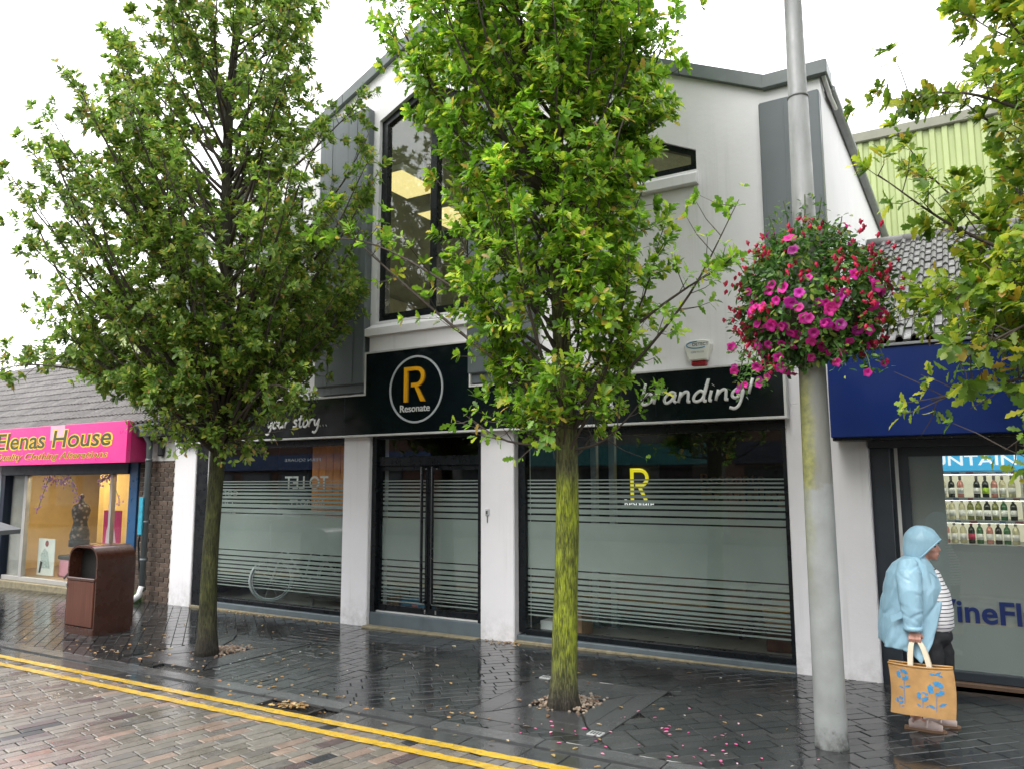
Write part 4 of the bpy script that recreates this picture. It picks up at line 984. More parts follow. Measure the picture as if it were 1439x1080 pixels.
for a_ in (.3, 2.4, 4.5): MB().tube([(-14.45, 8.35, .38), (-14.45+.22*math.cos(a_), 8.35+.22*math.sin(a_), .11)], .018, 6).build('leg', P('dark_wood'), mq)
def poster(label, x0, x1, y, z0, z1, base, shapes):
    t_ = thing('poster', label, 'poster', ((x0+x1)/2, y, z0)); MB().box(x0, x1, y, y+.012, z0, z1).build('board', base, t_)
    for k, (nm, m_, pts_) in enumerate(shapes): MB().prism(pts_, 'y', y-.002-.0012*k, y-.0005-.0012*k).build(nm, m_, t_)
def oval(cx, cz, a, b, n=14): return [(cx+a*math.cos(2*math.pi*i/n), cz+b*math.sin(2*math.pi*i/n)) for i in range(n)]
poster('pink poster of a pale gowned figure in the shop window', -13.55, -13.02, 8.25, .78, 1.36, P('magenta_print', (.50, .01, .10), .5),
       [('gown', P('pale_pink_print', (.75, .42, .50), .6), [(-13.46, .78), (-13.14, .78), (-13.2, 1.0), (-13.26, 1.17), (-13.38, 1.17), (-13.45, 1.0)]), ('figure_hair', P('shop_black'), oval(-13.29, 1.25, .07, .075)), ('figure_face', P('skin_print', (.65, .35, .28), .6), oval(-13.30, 1.21, .04, .05))])
poster('white fashion sketch board low in the clothing shop window', -15.55, -14.98, 8.2, .12, .80, P('sketch_white', (.72, .72, .66), .6),
       [('sketch_dress', P('sketch_grey', (.42, .47, .43), .7, var=.5, vs=30), [(-15.4, .25), (-15.1, .25), (-15.2, .55), (-15.32, .62), (-15.45, .5)]), ('sketch_hair', P('sketch_red', (.25, .05, .05), .7), oval(-15.25, .71, .06, .06)), ('sketch_legs', P('shop_black'), [(-15.48, .16), (-15.42, .16), (-15.36, .36), (-15.44, .38)])])
st = thing('storage_stool', 'pink square stool with black lid beside the sketch board', 'stool', (-14.75, 8.5, .1))
MB().box(-15.0, -14.45, 8.3, 8.75, .1, .42, .02).build('body', P('stool_pink', (.62, .27, .33), .7), st); MB().box(-15.02, -14.43, 8.28, 8.77, .421, .50, .02).build('lid', P('shop_black'), st)
cbx = thing('kraft_box', 'tan cardboard box stacked behind the pink stool', 'box', (-14.7, 8.95, .1)); MB().box(-15.02, -14.35, 8.85, 9.2, .1, .68, .01).build('carton', P('cardboard'), cbx); MB().box(-14.72, -14.66, 8.846, 8.849, .1, .68).build('tape', P('parcel_tape'), cbx)
# flower garlands across the shop glass
for gi, (gx, lb) in enumerate(((-15.25, 'over the sketch board'), (-14.5, 'over the mannequin'), (-13.25, 'over the pink poster'))):
    gt = thing('flower_garland', 'lilac artificial flower garland inside the window ' + lb, 'garland', (gx, 8.15, 1.7), 'lilac garlands in the shop window')
    rr = random.Random(gi+2); mb = MB(); pts = [(gx-.3+i*.1, 8.15, 1.86+.09*math.sin(i*.55) - (.10*max(0, i-3) if gi != 0 else .16*max(0, 3-i))) for i in range(7)]
    mb.tube(smoothpath(pts, 3), .008, 5); mb.build('stem', P('garland_green', (.10, .16, .06), .7), gt)
    mb = MB()
    for i in range(60):
        p = pts[rr.randrange(7)]; q = (p[0]+rr.gauss(0, .05), p[1]-.02+rr.uniform(-.02, .02), p[2]+rr.gauss(0, .04)); mb.ell(q, (.022, .012, .022), 6, 4)
    mb.build('blossom', P('lilac_petal', (.42, .22, .45), .6, rnd=.3), gt, kind='stuff')
# grass tuft by the pier
gr = MB(); rr = random.Random(8)
for i in range(240):
    x, y = rr.uniform(-12.0, -11.75), rr.uniform(7.70, 7.9); h = rr.uniform(.06, .24); dx, dy = rr.gauss(0, .05), rr.gauss(0, .04)
    z0 = gz(x)-.01; gr.add([(x-.005, y, z0), (x+.005, y, z0), (x+dx, y+dy, z0+h)], [(0, 1, 2)])
gr.build('grass', P('weed_green', (.05, .13, .02), .7, rnd=.4), kind='stuff')

# ================================================================== WAREHOUSE BEHIND, OPPOSITE TERRACE
WH = thing('warehouse', 'pale green corrugated metal warehouse rising behind the shops', 'building', (-9, 15.3, 0))
GRN = P('pale_green_sheet', (.34, .40, .17), .45, var=.08, vs=1.2, dirt=.25, bump=.03)
def sheetmesh():
    mb = MB(); p = []; u = .2; n = 6
    for k in range(n): b = k*u; p += [(b, 0), (b+.05, 0), (b+.075, -.045), (b+.15, -.045), (b+.175, 0)]
    p += [(n*u, 0)]; m_ = len(p)
    mb.add([(x, y, 0) for x, y in p]+[(x, y, 8.2) for x, y in p], [(i, i+1, m_+i+1, m_+i) for i in range(m_-1)]); return mb.mesh('cladding_sheet', GRN)
sm = sheetmesh()
for k in range(28):
    o = bpy.data.objects.new('cladding_sheet', sm); COL.objects.link(o); o.parent = WH; o.matrix_parent_inverse = Matrix.Translation(-Vector(WH.location)); o.location = (-25.6+k*1.2, 15.32, .05)
MB().box(-25.7, 8.1, 15.22, 15.40, 8.16, 8.36, .02).build('roof_trim', P('olive_trim', (.19, .19, .14), .5), WH)
MB().box(-25.6, 8.0, 15.42, 26, 0, 8.15).build('shell', GRN, WH)
OB = P('opposite_render', (.13, .13, .125), .8, var=.2, vs=1); OR = P('opposite_brick', (.11, .055, .04), .85, var=.2, vs=2)
for i, (x0, x1, h, m_, lb) in enumerate(((-75, -18, 5.2, OR, 'red brick shop with slate roof across the street, left'), (-18, -7, 6.0, OB, 'grey rendered shop across the street facing the white shop'), (-7, 3, 4.6, OR, 'brick shop with low roof across the street behind camera'), (3, 16, 5.6, OB, 'rendered corner shop across the street, right'))):
    ob = thing('opposite_shop', lb, 'building', ((x0+x1)/2, -9, 0))
    MB().box(x0, x1-.02, -18, -9, -.5, h).build('wall', m_, ob); MB().prism([(-18.3, h), (-13.5, h+2.4), (-8.8, h)], 'x', x0, x1-.02).build('roof', P('slate', (.06, .062, .068), .6), ob)
    MB().box(x0+.3, x1-.3, -9, -8.85, 2.4, 3.1).build('fascia', P('fascia_%d' % i, ((.02, .05, .16), (.03, .16, .17), (.02, .025, .05), (.25, .25, .24))[i], .4), ob)
    for k in range(int((x1-x0)/2.6)):
        f = MB().box(x0+.6+k*2.6, x0+2.6+k*2.6, -9, -8.96, .5, 2.3).build('window', BLACK, ob); MB().box(x0+.7+k*2.6, x0+2.5+k*2.6, -8.96, -8.95, .6, 2.2).build('pane', P('dark_pane', (.03, .035, .04), .1), f)
        if h > 5: MB().box(x0+1.1+k*2.6, x0+2.1+k*2.6, -9, -8.97, 3.6, 4.8).build('window', WTRIM, ob)
far_pave = MB().box(-40, 20, -18, -7.2, -.7, .02).build('far_pavement', PAVER, kind='structure')
# ================================================================== TREES
T_V = np.array([(0,0,0),(.35,0,0),(.70,0,.0),(1,0,-.06),
                (.25,.20,.05),(.38,.12,.03),(.54,.30,.07),(.66,.16,.04),(.82,.20,.03),
                (.25,-.20,.05),(.38,-.12,.03),(.54,-.30,.07),(.66,-.16,.04),(.82,-.20,.03)], float)
T_F = [(0,1,5,4),(1,2,7,6,5),(2,3,8,7),(1,0,9,10),(2,1,10,11,12),(3,2,12,13)]
E_V = np.array([(0,0,0),(.5,0,-.02),(1,0,-.08),(.3,.22,.05),(.7,.2,.02),(.3,-.22,.05),(.7,-.2,.02)], float)   # plain ovate leaf
E_F = [(0,1,4,3),(1,2,4),(1,0,5,6),(2,1,6)]

def leaf_mesh(name, P_, D_, N_, S_, m, V=T_V, F=T_F):
    P_, D_, N_, S_ = map(np.asarray, (P_, D_, N_, S_))
    X = D_/np.linalg.norm(D_, axis=1, keepdims=True); Z = N_ - X*(N_*X).sum(1, keepdims=True); Z /= np.linalg.norm(Z, axis=1, keepdims=True)+1e-9
    Y = np.cross(Z, X); n, k = len(P_), len(V)
    co = P_[:, None, :] + S_[:, None, None]*(V[None, :, 0:1]*X[:, None, :] + V[None, :, 1:2]*Y[:, None, :] + V[None, :, 2:3]*Z[:, None, :])
    idx = np.concatenate([np.array(f) for f in F]); ln = np.array([len(f) for f in F])
    loops = (idx[None, :] + (np.arange(n)*k)[:, None]).ravel(); tot = np.tile(ln, n); st = np.concatenate([[0], np.cumsum(tot)[:-1]])
    me = bpy.data.meshes.new(name); me.vertices.add(n*k); me.vertices.foreach_set('co', co.ravel())
    me.loops.add(len(loops)); me.loops.foreach_set('vertex_index', loops.astype(np.int32))
    me.polygons.add(len(tot)); me.polygons.foreach_set('loop_start', st.astype(np.int32)); me.polygons.foreach_set('loop_total', tot.astype(np.int32))
    me.polygons.foreach_set('use_smooth', np.ones(len(tot), bool)); me.materials.append(m); me.update(calc_edges=True); me.validate(); return me

def tree(label, bx, by, prof, nl, zc0, ztop, seed, lm, bark, trunk, extra=(), leaf=.095, lv=None, twigs=11, dens=1., lean=(0, 0), group='street oaks', lowdrop=0):
    r = random.Random(seed); g = np.random.default_rng(seed)
    t = thing('oak_tree', label, 'tree', (bx, by, gz(bx)), group)
    zs_ = [p[0] for p in prof]; Rs = [p[1] for p in prof]; ox = [p[2] for p in prof]; oy = [p[3] for p in prof]
    pr = lambda z, a: float(np.interp(z, zs_, a))
    wob = lambda z: Vector((bx+lean[0]*z+.03*math.sin(z*1.3+seed), by+lean[1]*z+.03*math.cos(z*1.1+seed), z))
    tp, tr_ = [], []
    for i in range(44):
        z = gz(bx)-.05 + (ztop+.05)*(i/43)**1.15
        tp.append(wob(z)); tr_.append(float(np.interp(z, [q[0] for q in trunk], [q[1] for q in trunk])))
    mb = MB(); mb.tube(tp, tr_, 22)
    vv = []
    for (x, y, z) in mb.v:
        c = wob(z); d = Vector((x, y, z))-c; k = 1 + .05*mnoise.noise(Vector((x*9, y*9, z*2.2+seed))) + .025*mnoise.noise(Vector((x*30, y*30, z*6)))
        if z < gz(bx)+.22: k += .14*((gz(bx)+.22-z)/.22)**2*(1+.4*math.sin(5*math.atan2(d.y, d.x)))
        vv.append(tuple(c+d*k))
    mb.v = vv; mb.build('trunk', bark, t, smooth=True)
    LP, LD, LN, LS = [], [], [], []; br = MB(); tw = MB()
    def leaves_on(p, d, L_, k):
        e1 = d.orthogonal().normalized(); e2 = d.cross(e1); left = k
        while left > 0:
            f = r.choice((.3, .55, .8, 1., 1., 1.05)); c = p+d*L_*f+Vector((r.gauss(0, .012), r.gauss(0, .012), r.gauss(0, .012))); m = min(left, r.randint(3, 6)); left -= m
            ph = r.uniform(0, 6.28); sz = leaf*r.uniform(.7, 1.2)
            for q in range(m):
                a = ph+q*6.283/m+r.uniform(-.35, .35); rad = e1*math.cos(a)+e2*math.sin(a)
                ld = d*r.uniform(.25, .8)+rad*.8+Vector((r.gauss(0, .12), r.gauss(0, .12), r.gauss(-.12, .12)))
                nn = d*.9-rad*.35+Vector((r.gauss(0, .35), r.gauss(0, .35), .75))
                LP.append(c+rad*.008); LD.append(ld); LN.append(nn); LS.append(sz*r.uniform(.75, 1.2))
    def limb(path, rad, dn, t0=.32, nt=twigs, spread=1.):
        br.tube(path, rad, 6)
        m_ = len(path)-1
        for k in range(nt):
            f = t0+(1-t0)*(k+r.random())/nt; i = min(int(f*m_), m_-1); u = f*m_-i
            p = path[i].lerp(path[i+1], u); tg = (path[i+1]-path[i]).normalized()
            rd = Vector((r.gauss(0, 1), r.gauss(0, 1), r.gauss(0, 1))).normalized()
            d = (tg*.55+rd*.75*spread+Vector((0, 0, .22))).normalized(); L_ = r.uniform(.16, .46)*(1.1-.35*f)
            q = p+d*L_; mid = p.lerp(q, .5)+rd*.02
            tw.tube([p, mid, q], [.0045, .0035, .002], 3, cap=False)
            lowf = min(1., max(.25, (q.z-2.0)/1.1)); leaves_on(p, (q-p).normalized(), L_, int(r.uniform(10, 20)*dn*lowf))
        d = (path[-1]-path[-2]).normalized(); leaves_on(path[-1]-d*.12, d, .2, int(10*dn*min(1., max(.3, (path[-1].z-2.0)/1.1))))
    for i in range(nl):
        while True:
            zt = r.uniform(zs_[0], zs_[-1])
            if r.random() < pr(zt, Rs)/max(Rs): break
        az = i*2.399963+r.uniform(-.25, .25); Rr = pr(zt, Rs)*(r.uniform(.55, 1.04)**.8)
        tipx, tipy = bx+lean[0]*zt+pr(zt, ox)+Rr*math.cos(az), by+lean[1]*zt+pr(zt, oy)+Rr*math.sin(az)
        rise = (.5+.8*Rr)*r.uniform(.8, 1.35); z0 = max(zc0+r.uniform(-.05, .55), zt-rise); z0 = min(z0, max(zt+.05-lowdrop*0, zc0)); z0 = min(z0, ztop-.4)
        a = wob(z0); e = Vector((tipx, tipy, zt)); c = a.lerp(e, .5)+Vector((0, 0, -.12*(zt-z0)+.06))+ (Vector((e.x-a.x, e.y-a.y, 0))*.12) + Vector((r.gauss(0, .09), r.gauss(0, .09), r.gauss(0, .07)))*min(1.5, (e-a).length)
        path = [a*(1-s)**2+c*2*s*(1-s)+e*s*s+Vector((r.gauss(0, .012), r.gauss(0, .012), 0)) for s in [k/8 for k in range(9)]]
        L_ = (e-a).length; rr0 = .006+.0075*L_
        limb(path, [rr0*(1-.85*k/8) for k in range(9)], dens)
    for pts, rad, nt, dn in extra:
        path = smoothpath(pts, 5); limb(path, [rad*(1-.85*k/(len(path)-1)) for k in range(len(path))], dn, .35, nt)
    bm_ = br.build('branches', TWIG, t, smooth=True); tw.build('twigs', TWIG, t, kind='stuff')
    o = bpy.data.objects.new('crown', leaf_mesh('crown', [tuple(q) for q in LP], [tuple(q) for q in LD], [tuple(q) for q in LN], LS, lm, *(lv or (T_V, T_F)))); COL.objects.link(o); attach(o, t, kind='stuff')
    return len(LP)

LEAF_L = leaf_mat('oak_leaf_dark', [(0, (0.068, 0.131, 0.022)), (.4, (0.124, 0.220, 0.034)), (.75, (0.223, 0.327, 0.048)), (.93, (0.338, 0.355, 0.060)), (1, (0.297, 0.177, 0.054))], 0.5)
LEAF_C = leaf_mat('oak_leaf_green', [(0, (0.068, 0.152, 0.014)), (.35, (0.128, 0.271, 0.022)), (.7, (0.240, 0.411, 0.031)), (.92, (0.465, 0.542, 0.048)), (1, (0.405, 0.248, 0.060))], 0.5)
LEAF_R = leaf_mat('oak_leaf_yellowing', [(0, (0.061, 0.131, 0.017)), (.4, (0.142, 0.246, 0.024)), (.72, (0.284, 0.377, 0.034)), (.92, (0.459, 0.450, 0.042)), (1, (0.351, 0.189, 0.036))], 0.5)
tree('broad oak with dark mossy trunk standing between the bin and the doors', -7.42, 5.82,
     [(2.25,.45,-.1,0),(2.6,.85,-.2,0),(3.2,1.4,-.35,0),(4.2,2.0,-.4,0),(5.3,2.2,-.3,0),(6.3,1.8,-.2,0),(7.3,1.3,-.05,0),(8.4,.85,.1,0),(9.8,.3,.05,0)], 190, 2.2, 9.8, 3, LEAF_L, BARK_L,
     [(0,.122),(.25,.098),(1,.086),(2.1,.082),(3,.072),(5,.065),(7.5,.04),(9.8,.01)], leaf=.073, lv=(E_V, E_F), twigs=16, dens=2.5,
     extra=[([(-7.4,5.8,2.35),(-8.1,5.6,2.9),(-8.9,5.2,3.25),(-9.7,4.9,3.35)], .03, 26, 2.0), ([(-7.4,5.8,2.4),(-8.2,5.9,2.75),(-9.3,5.9,3.3),(-10.1,5.8,3.3)], .03, 24, 1.9), ([(-7.4,5.8,2.3),(-6.9,5.7,2.6),(-6.3,5.55,2.85),(-5.85,5.5,2.75)], .025, 16, 1.5),
            ([(-7.4,5.8,2.6),(-8.3,5.3,3.0),(-9.2,4.7,3.2),(-9.8,4.4,3.1)], .022, 24, 2.0), ([(-7.4,5.8,2.25),(-6.9,5.8,2.35),(-6.35,5.8,2.4)], .018, 9, .9), ([(-7.4,5.8,2.3),(-7.25,5.4,2.45),(-7.3,5.1,2.5)], .018, 12, 1.1)])
tree('slender upright oak with bright yellow-green mossy trunk in front of the right window', -3.03, 5.89,
     [(2.15,.35,0,0),(2.5,.62,0,0),(3.2,.92,0,0),(4.2,1.08,-.08,0),(5.2,1.25,-.2,0),(6.4,1.34,-.34,0),(7.6,1.25,-.38,0),(9,.95,-.3,0),(10.4,.25,-.1,0)], 190, 2.02, 10.5, 5, LEAF_C, BARK_C,
     [(0,.128),(.2,.110),(1,.100),(2.0,.096),(3,.08),(5,.06),(8,.035),(10.5,.008)], leaf=.084, twigs=14, dens=1.8,
     extra=[([(-3.05,5.9,2.5),(-3.9,5.85,3.1),(-4.9,5.75,3.95),(-5.75,5.6,4.75)], .024, 17, .9), ([(-3.05,5.9,2.9),(-4.0,5.7,3.6),(-4.8,5.5,4.1),(-5.4,5.3,4.25)], .02, 13, .9),
            ([(-3.0,5.9,2.3),(-2.4,5.85,2.75),(-1.85,5.8,3.3),(-1.42,5.75,3.98)], .02, 13, .75), ([(-3.0,5.9,2.6),(-2.3,5.8,3.1),(-1.8,5.7,3.35),(-1.5,5.65,3.45)], .018, 11, .85),
            ([(-3.0,5.9,2.15),(-3.5,5.75,2.2),(-3.9,5.65,2.45)], .016, 9, .9), ([(-3.0,5.9,2.1),(-2.6,5.85,2.2),(-2.15,5.8,2.6)], .016, 10, .9)])
tree('yellowing oak reaching in above the wine shop window', 1.34, 5.9,
     [(2.2,.95,0,0),(2.6,1.4,0,0),(3.2,1.6,0,0),(4.3,1.75,0,0),(5.4,1.7,0,0),(6.5,1.6,0,0),(7.6,1.4,0,0),(8.8,.9,0,0),(10,.3,0,0)], 150, 2.15, 10, 9, LEAF_R, BARK_R,
     [(0,.14),(.2,.122),(1,.11),(2.1,.105),(3,.10),(5,.075),(8,.04),(10,.008)], leaf=.092, twigs=14, dens=2.0,
     extra=[([(1.3,5.9,2.7),(.6,5.8,3.1),(0,5.75,3.5),(-.45,5.7,3.95)], .022, 14, .9), ([(1.3,5.9,2.4),(.7,5.75,2.5),(.2,5.6,2.45),(-.22,5.55,2.35)], .02, 18, 1.1), ([(1.3,5.9,3.6),(.6,5.8,4.1),(.1,5.7,4.4),(-.35,5.65,4.45)], .02, 16, 1.2), ([(1.3,5.9,2.9),(.8,5.6,2.9),(.3,5.4,2.75),(-.05,5.3,2.55)], .02, 20, 1.4),
            ([(1.3,5.9,2.5),(.9,5.6,2.45),(.45,5.4,2.25),(.15,5.35,2.02)], .018, 16, 1.2), ([(1.3,5.9,3.2),(.7,5.7,3.3),(.2,5.6,3.15),(-.15,5.5,2.9)], .02, 18, 1.3), ([(1.3,5.9,2.2),(.85,5.6,2.2),(.5,5.45,2.0),(.3,5.4,1.85)], .014, 12, .9)])

# ================================================================== LAMP POST
PX, PY = -.985, 5.92; PZ = gz(PX)
t = NT('lamp_post_paint'); o_ = t.obj(); sep = t.n('ShaderNodeSeparateXYZ'); t.l(o_, sep.inputs[0]); z_ = sep.outputs[2]
c_ = t.scale((.225, .23, .226), t.rr(t.noise(t.mapping(o_, (4, 4, 1.)), 2.5, 6), .3, .7, .8, 1.2))
edge = t.math('ADD', z_, t.math('MULTIPLY', t.math('SUBTRACT', t.noise(o_, 7, 5), .5), .35))
dn_ = t.n('ShaderNodeVectorMath', operation='DOT_PRODUCT'); t.l(t.geo().outputs['Normal'], dn_.inputs[0]); dn_.inputs[1].default_value = (-.85, -.5, 0)
side_ = t.math('ADD', dn_.outputs['Value'], t.math('MULTIPLY', t.math('SUBTRACT', t.noise(t.mapping(o_, (6, 6, 1.5)), 3, 5), .5), 1.1))
light0 = t.rr(edge, 1.80, 1.84, 1., 0.)
alg = t.math('MULTIPLY', t.math('MULTIPLY', t.rr(edge, .9, 1.9, 0., 1.), t.rr(edge, 2.45, 2.75, 1., .0)), t.rr(t.math('SUBTRACT', side_, t.math('MULTIPLY', light0, .35)), .25, .75, 0., .8))
light = t.math('MULTIPLY', t.rr(edge, 1.80, 1.84, 1., 0.), 1.)
c_ = t.mix(light, t.mix(t.rr(edge, 1.7, 4.2, .55, 0.), c_, (.17, .165, .13)), t.scale((.265, .28, .272), t.rr(t.noise(o_, 5, 5), .3, .7, .85, 1.12)))
c_ = t.mix(alg, c_, t.scale((.235, .24, .055), t.rr(t.noise(o_, 24, 5), .3, .7, .55, 1.25)))
scr = t.math('MULTIPLY', t.rr(t.noise(o_, 13, 6, .75), .62, .68, 0., .8), t.rr(edge, .0, .9, 1., .15)); c_ = t.mix(scr, c_, (.12, .12, .115)); c_ = t.mix(t.math('MULTIPLY', t.rr(edge, .04, .20, .85, 0.), t.rr(t.noise(o_, 16, 5, .7), .38, .58, .2, 1.)), c_, (.05, .05, .045))
POLE = t.done(t.bsdf(c_, t.rr(t.noise(o_, 8, 4), .3, .7, .35, .6), .0, .5, t.bump(t.noise(o_, 60, 4), .25, .004)))
LPt = thing('lamp_post', 'tall grey steel lamp post stained green with algae below its hanging flowers', 'lamp post', (PX, PY, PZ))
MB().lathe([(.112, -.05), (.112, .02), (.108, .06), (.106, .3), (.1, 1.8), (.093, 2.7), (.0735, 4.73)], (PX, PY, PZ), 32).build('shaft', POLE, LPt, smooth=True)
MB().lathe([(.077, 4.725), (.078, 4.74), (.070, 4.755), (.064, 5.7), (.045, 9.0)], (PX, PY, PZ), 32).build('upper_shaft', POLE, LPt, smooth=True)
MB().tube([(PX, PY, 8.95), (PX, PY-.2, 9.25), (PX, PY-.9, 9.4)], .035, 10).build('arm', POLE, LPt, smooth=True)
MB().box(PX-.14, PX+.14, PY-1.5, PY-.85, 9.33, 9.46, .04).build('lantern', P('lantern_grey', (.2, .2, .2), .4), LPt)

npz = 2.69
MB().box(PX-.075, PX+.02, PY-.101, PY-.085, npz, npz+.13, .004).build('number_plate', P('plate_black', (.02, .02, .018), .5), LPt)
text('5', 'lettering', P('plate_yellow', (.55, .45, .10), .5), LPt, (PX-.048, PX-.006, npz+.025, npz+.108), PY-.1015, .001, offset=.01)
MB().tube([(PX+.1*math.cos(a), PY+.1*math.sin(a), 3.02) for a in np.linspace(0, 2*math.pi, 20)], .012, 6, cap=False).build('basket_band', BLACK, LPt)

# hanging flowers round the post
HB = thing('hanging_basket', 'round hanging basket of magenta petunias and red fuchsia round the lamp post', 'flower basket', (PX, PY, 2.9))
FL = leaf_mat('basket_leaf', [(0, (0.030, 0.083, 0.017)), (.5, (0.060, 0.158, 0.028)), (.85, (0.128, 0.255, 0.042)), (1, (0.300, 0.330, 0.056))], 0.4, .4)
wb = MB(); 
for s_ in (-1, 1):
    for k in range(5):
        rr_ = .34*math.sin(math.pi*(k+1)/10)+.02; zz = 3.02-.28*math.cos(math.pi*(k+1)/10)
        wb.tube([(PX+s_*(.09+rr_*abs(math.cos(a))), PY+rr_*math.sin(a), zz) for a in np.linspace(-1.5, 1.5, 12)], .005, 5, cap=False)
wb.build('wire_frame', BLACK, HB)
MB().lathe([(.10, -.02), (.30, .06), (.36, .22), (.34, .24)], (PX, PY, 2.80), 18).build('liner', P('moss_liner', (.05, .045, .02), .95, bump=.8), HB, smooth=True)
r = random.Random(21)
def shell(bias=0):
    """a point on the flower ball and its outward direction"""
    while True:
        u = Vector((r.gauss(0, 1), r.gauss(0, 1), r.gauss(0, 1))).normalized()
        lump = 1+.22*mnoise.noise(u*2.1+Vector((3, 1, 7)))+.14*mnoise.noise(u*5.5)
        rz = .50 if u.z > 0 else .56; rx = .50 - .10*max(0, u.z-.35) 
        p = Vector((PX+.01+u.x*rx*lump, PY+u.y*.46*lump, 3.20+u.z*rz*lump))
        if u.z < -.45 and u.y > -.1 and math.hypot(u.x, u.y) < .5: continue          # bare underside in front of the post
        if math.hypot(p.x-PX, p.y-PY) < .12 and p.z < 3.7: continue
        return p, u
LP, LD, LN, LS = [], [], [], []
for i in range(6800):
    p, u = shell(); f = r.uniform(.62, 1.04)**.6; c = Vector((PX, PY, 3.2)); q = c+(p-c)*f
    LP.append(tuple(q)); d = Vector((r.gauss(0, .7), r.gauss(0, .7), r.gauss(-.35, .6)))+u*.5; LD.append(tuple(d)); LN.append(tuple(u+Vector((r.gauss(0, .5), r.gauss(0, .5), r.gauss(.4, .5))))); LS.append(r.uniform(.035, .068))
strands = [((-.40, -.2, 2.75), (-.47, -.25, 2.48)), ((-.28, -.28, 2.72), (-.27, -.32, 2.52)), ((-.47, .05, 3.2), (-.60, 0, 3.05)), ((-.46, 0, 3.0), (-.57, -.05, 2.82)), ((.36, -.22, 2.78), (.42, -.25, 2.56)), ((.10, -.2, 3.62), (.16, -.22, 3.86)), ((-.1, -.1, 3.66), (-.12, -.12, 3.92)), ((-.45, -.12, 2.86), (-.50, -.16, 2.60)), ((-.33, -.25, 2.80), (-.38, -.28, 2.58)), ((.42, -.1, 2.85), (.50, -.1, 2.62)), ((.2, -.3, 2.8), (.27, -.32, 2.62)), ((0, -.1, 3.66), (.03, -.1, 3.95)), ((-.2, -.05, 3.6), (-.24, -.08, 3.84)), ((.22, -.05, 3.58), (.27, -.06, 3.75)), ((.45, 0, 3.35), (.60, -.02, 3.42)), ((.5, -.1, 3.1), (.60, -.1, 3.0)), ((-.15, -.35, 2.8), (-.15, -.38, 2.62))]
stm = MB()
for a, b in strands:
    a, b = Vector(a)+Vector((PX, PY, 0)), Vector(b)+Vector((PX, PY, 0)); stm.tube([a, a.lerp(b, .5)+Vector((.01, 0, .01)), b], .004, 4)
    for k in range(34):
        q = a.lerp(b, r.random())+Vector((r.gauss(0, .03), r.gauss(0, .03), r.gauss(0, .02))); LP.append(tuple(q)); LD.append((r.gauss(0, 1), r.gauss(0, 1), r.gauss(-.2, .6))); LN.append((r.gauss(0, .5), r.gauss(-.4, .5), 1)); LS.append(r.uniform(.03, .055))
stm.build('stem', P('soft_stem', (.07, .10, .03), .7), HB)
o = bpy.data.objects.new('foliage', leaf_mesh('foliage', LP, LD, LN, LS, FL, E_V, E_F)); COL.objects.link(o); attach(o, HB, kind='stuff')
def petunia_mesh(m, seed):
    q = random.Random(seed); mb = MB(); n = 15; vs_ = [(0, 0, -.030)]
    for k in range(n):
        a = 2*math.pi*k/n; vs_.append((.012*math.cos(a), .012*math.sin(a), -.016))
    for k in range(n):
        a = 2*math.pi*k/n; rr_ = .034+.004*math.cos(5*a); vs_.append((rr_*.75*math.cos(a), rr_*.75*math.sin(a), -.001+.003*math.cos(5*a)))
    for k in range(n):
        a = 2*math.pi*k/n; rr_ = .046+.006*math.cos(5*a)+q.uniform(-.003, .003); vs_.append((rr_*math.cos(a), rr_*math.sin(a), q.uniform(-.010, .006)))
    mb.add(vs_, [(0, 1+k, 1+(k+1) % n) for k in range(n)]+[(1+j*n+k, 1+(j+1)*n+k, 1+(j+1)*n+(k+1) % n, 1+j*n+(k+1) % n) for j in range(2) for k in range(n)])
    me = mb.mesh('petunia', m, True); return me
def petal_mat(name, col):
    t = NT(name); c = t.scale(col, t.rr(t.rand(), 0, 1, .6, 1.3)); b = t.bsdf(c, .45, 0, .4); tr = t.n('ShaderNodeBsdfTranslucent'); t.l(c, tr.inputs[0]); m = t.n('ShaderNodeMixShader'); m.inputs[0].default_value = .35
    t.l(b, m.inputs[1]); t.l(tr.outputs[0], m.inputs[2]); return t.done(m.outputs[0])
pms = [petunia_mesh(petal_mat('magenta_petal', (.66, .025, .32)), 1), petunia_mesh(petal_mat('pink_petal', (.78, .04, .34)), 2), petunia_mesh(petal_mat('purple_petal', (.46, .02, .30)), 3)]
def bloom(p, u, s_=1.):
    o = bpy.data.objects.new('petunia', pms[r.choice((0, 0, 1, 2))]); COL.objects.link(o)
    o.parent = HB; o.matrix_parent_inverse = Matrix.Translation(-Vector(HB.location))
    d = (u+Vector((r.gauss(0, .3), r.gauss(-.25, .3), r.gauss(.05, .3)))).normalized()
    o.matrix_basis = Matrix.Translation(p) @ d.to_track_quat('Z', 'Y').to_matrix().to_4x4() @ Matrix.Scale(s_*r.uniform(.55, .98), 4)
n_ = 0
while n_ < 92:
    p, u = shell()
    low = p.z < 3.25
    if (low and u.x > -.75 and u.y < .2 and r.random() < .9) or r.random() < .07: bloom(p+u*.02, u); n_ += 1
for a, b in strands:
    for k in range(2 if b[2] < 2.7 and b[0] < 0 else 1 if b[2] < 3 else 0): bloom(Vector(a).lerp(Vector(b), .75)+Vector((PX+r.gauss(0, .03), PY+r.gauss(0, .03), r.gauss(0, .03))), Vector((0, -1, -.2)), .9)
fu = MB()
cent = [q for q in (shell() for _ in range(400)) if q[0].x < PX-.2 or q[0].z > 3.28 or q[0].x > PX+.25][:75]
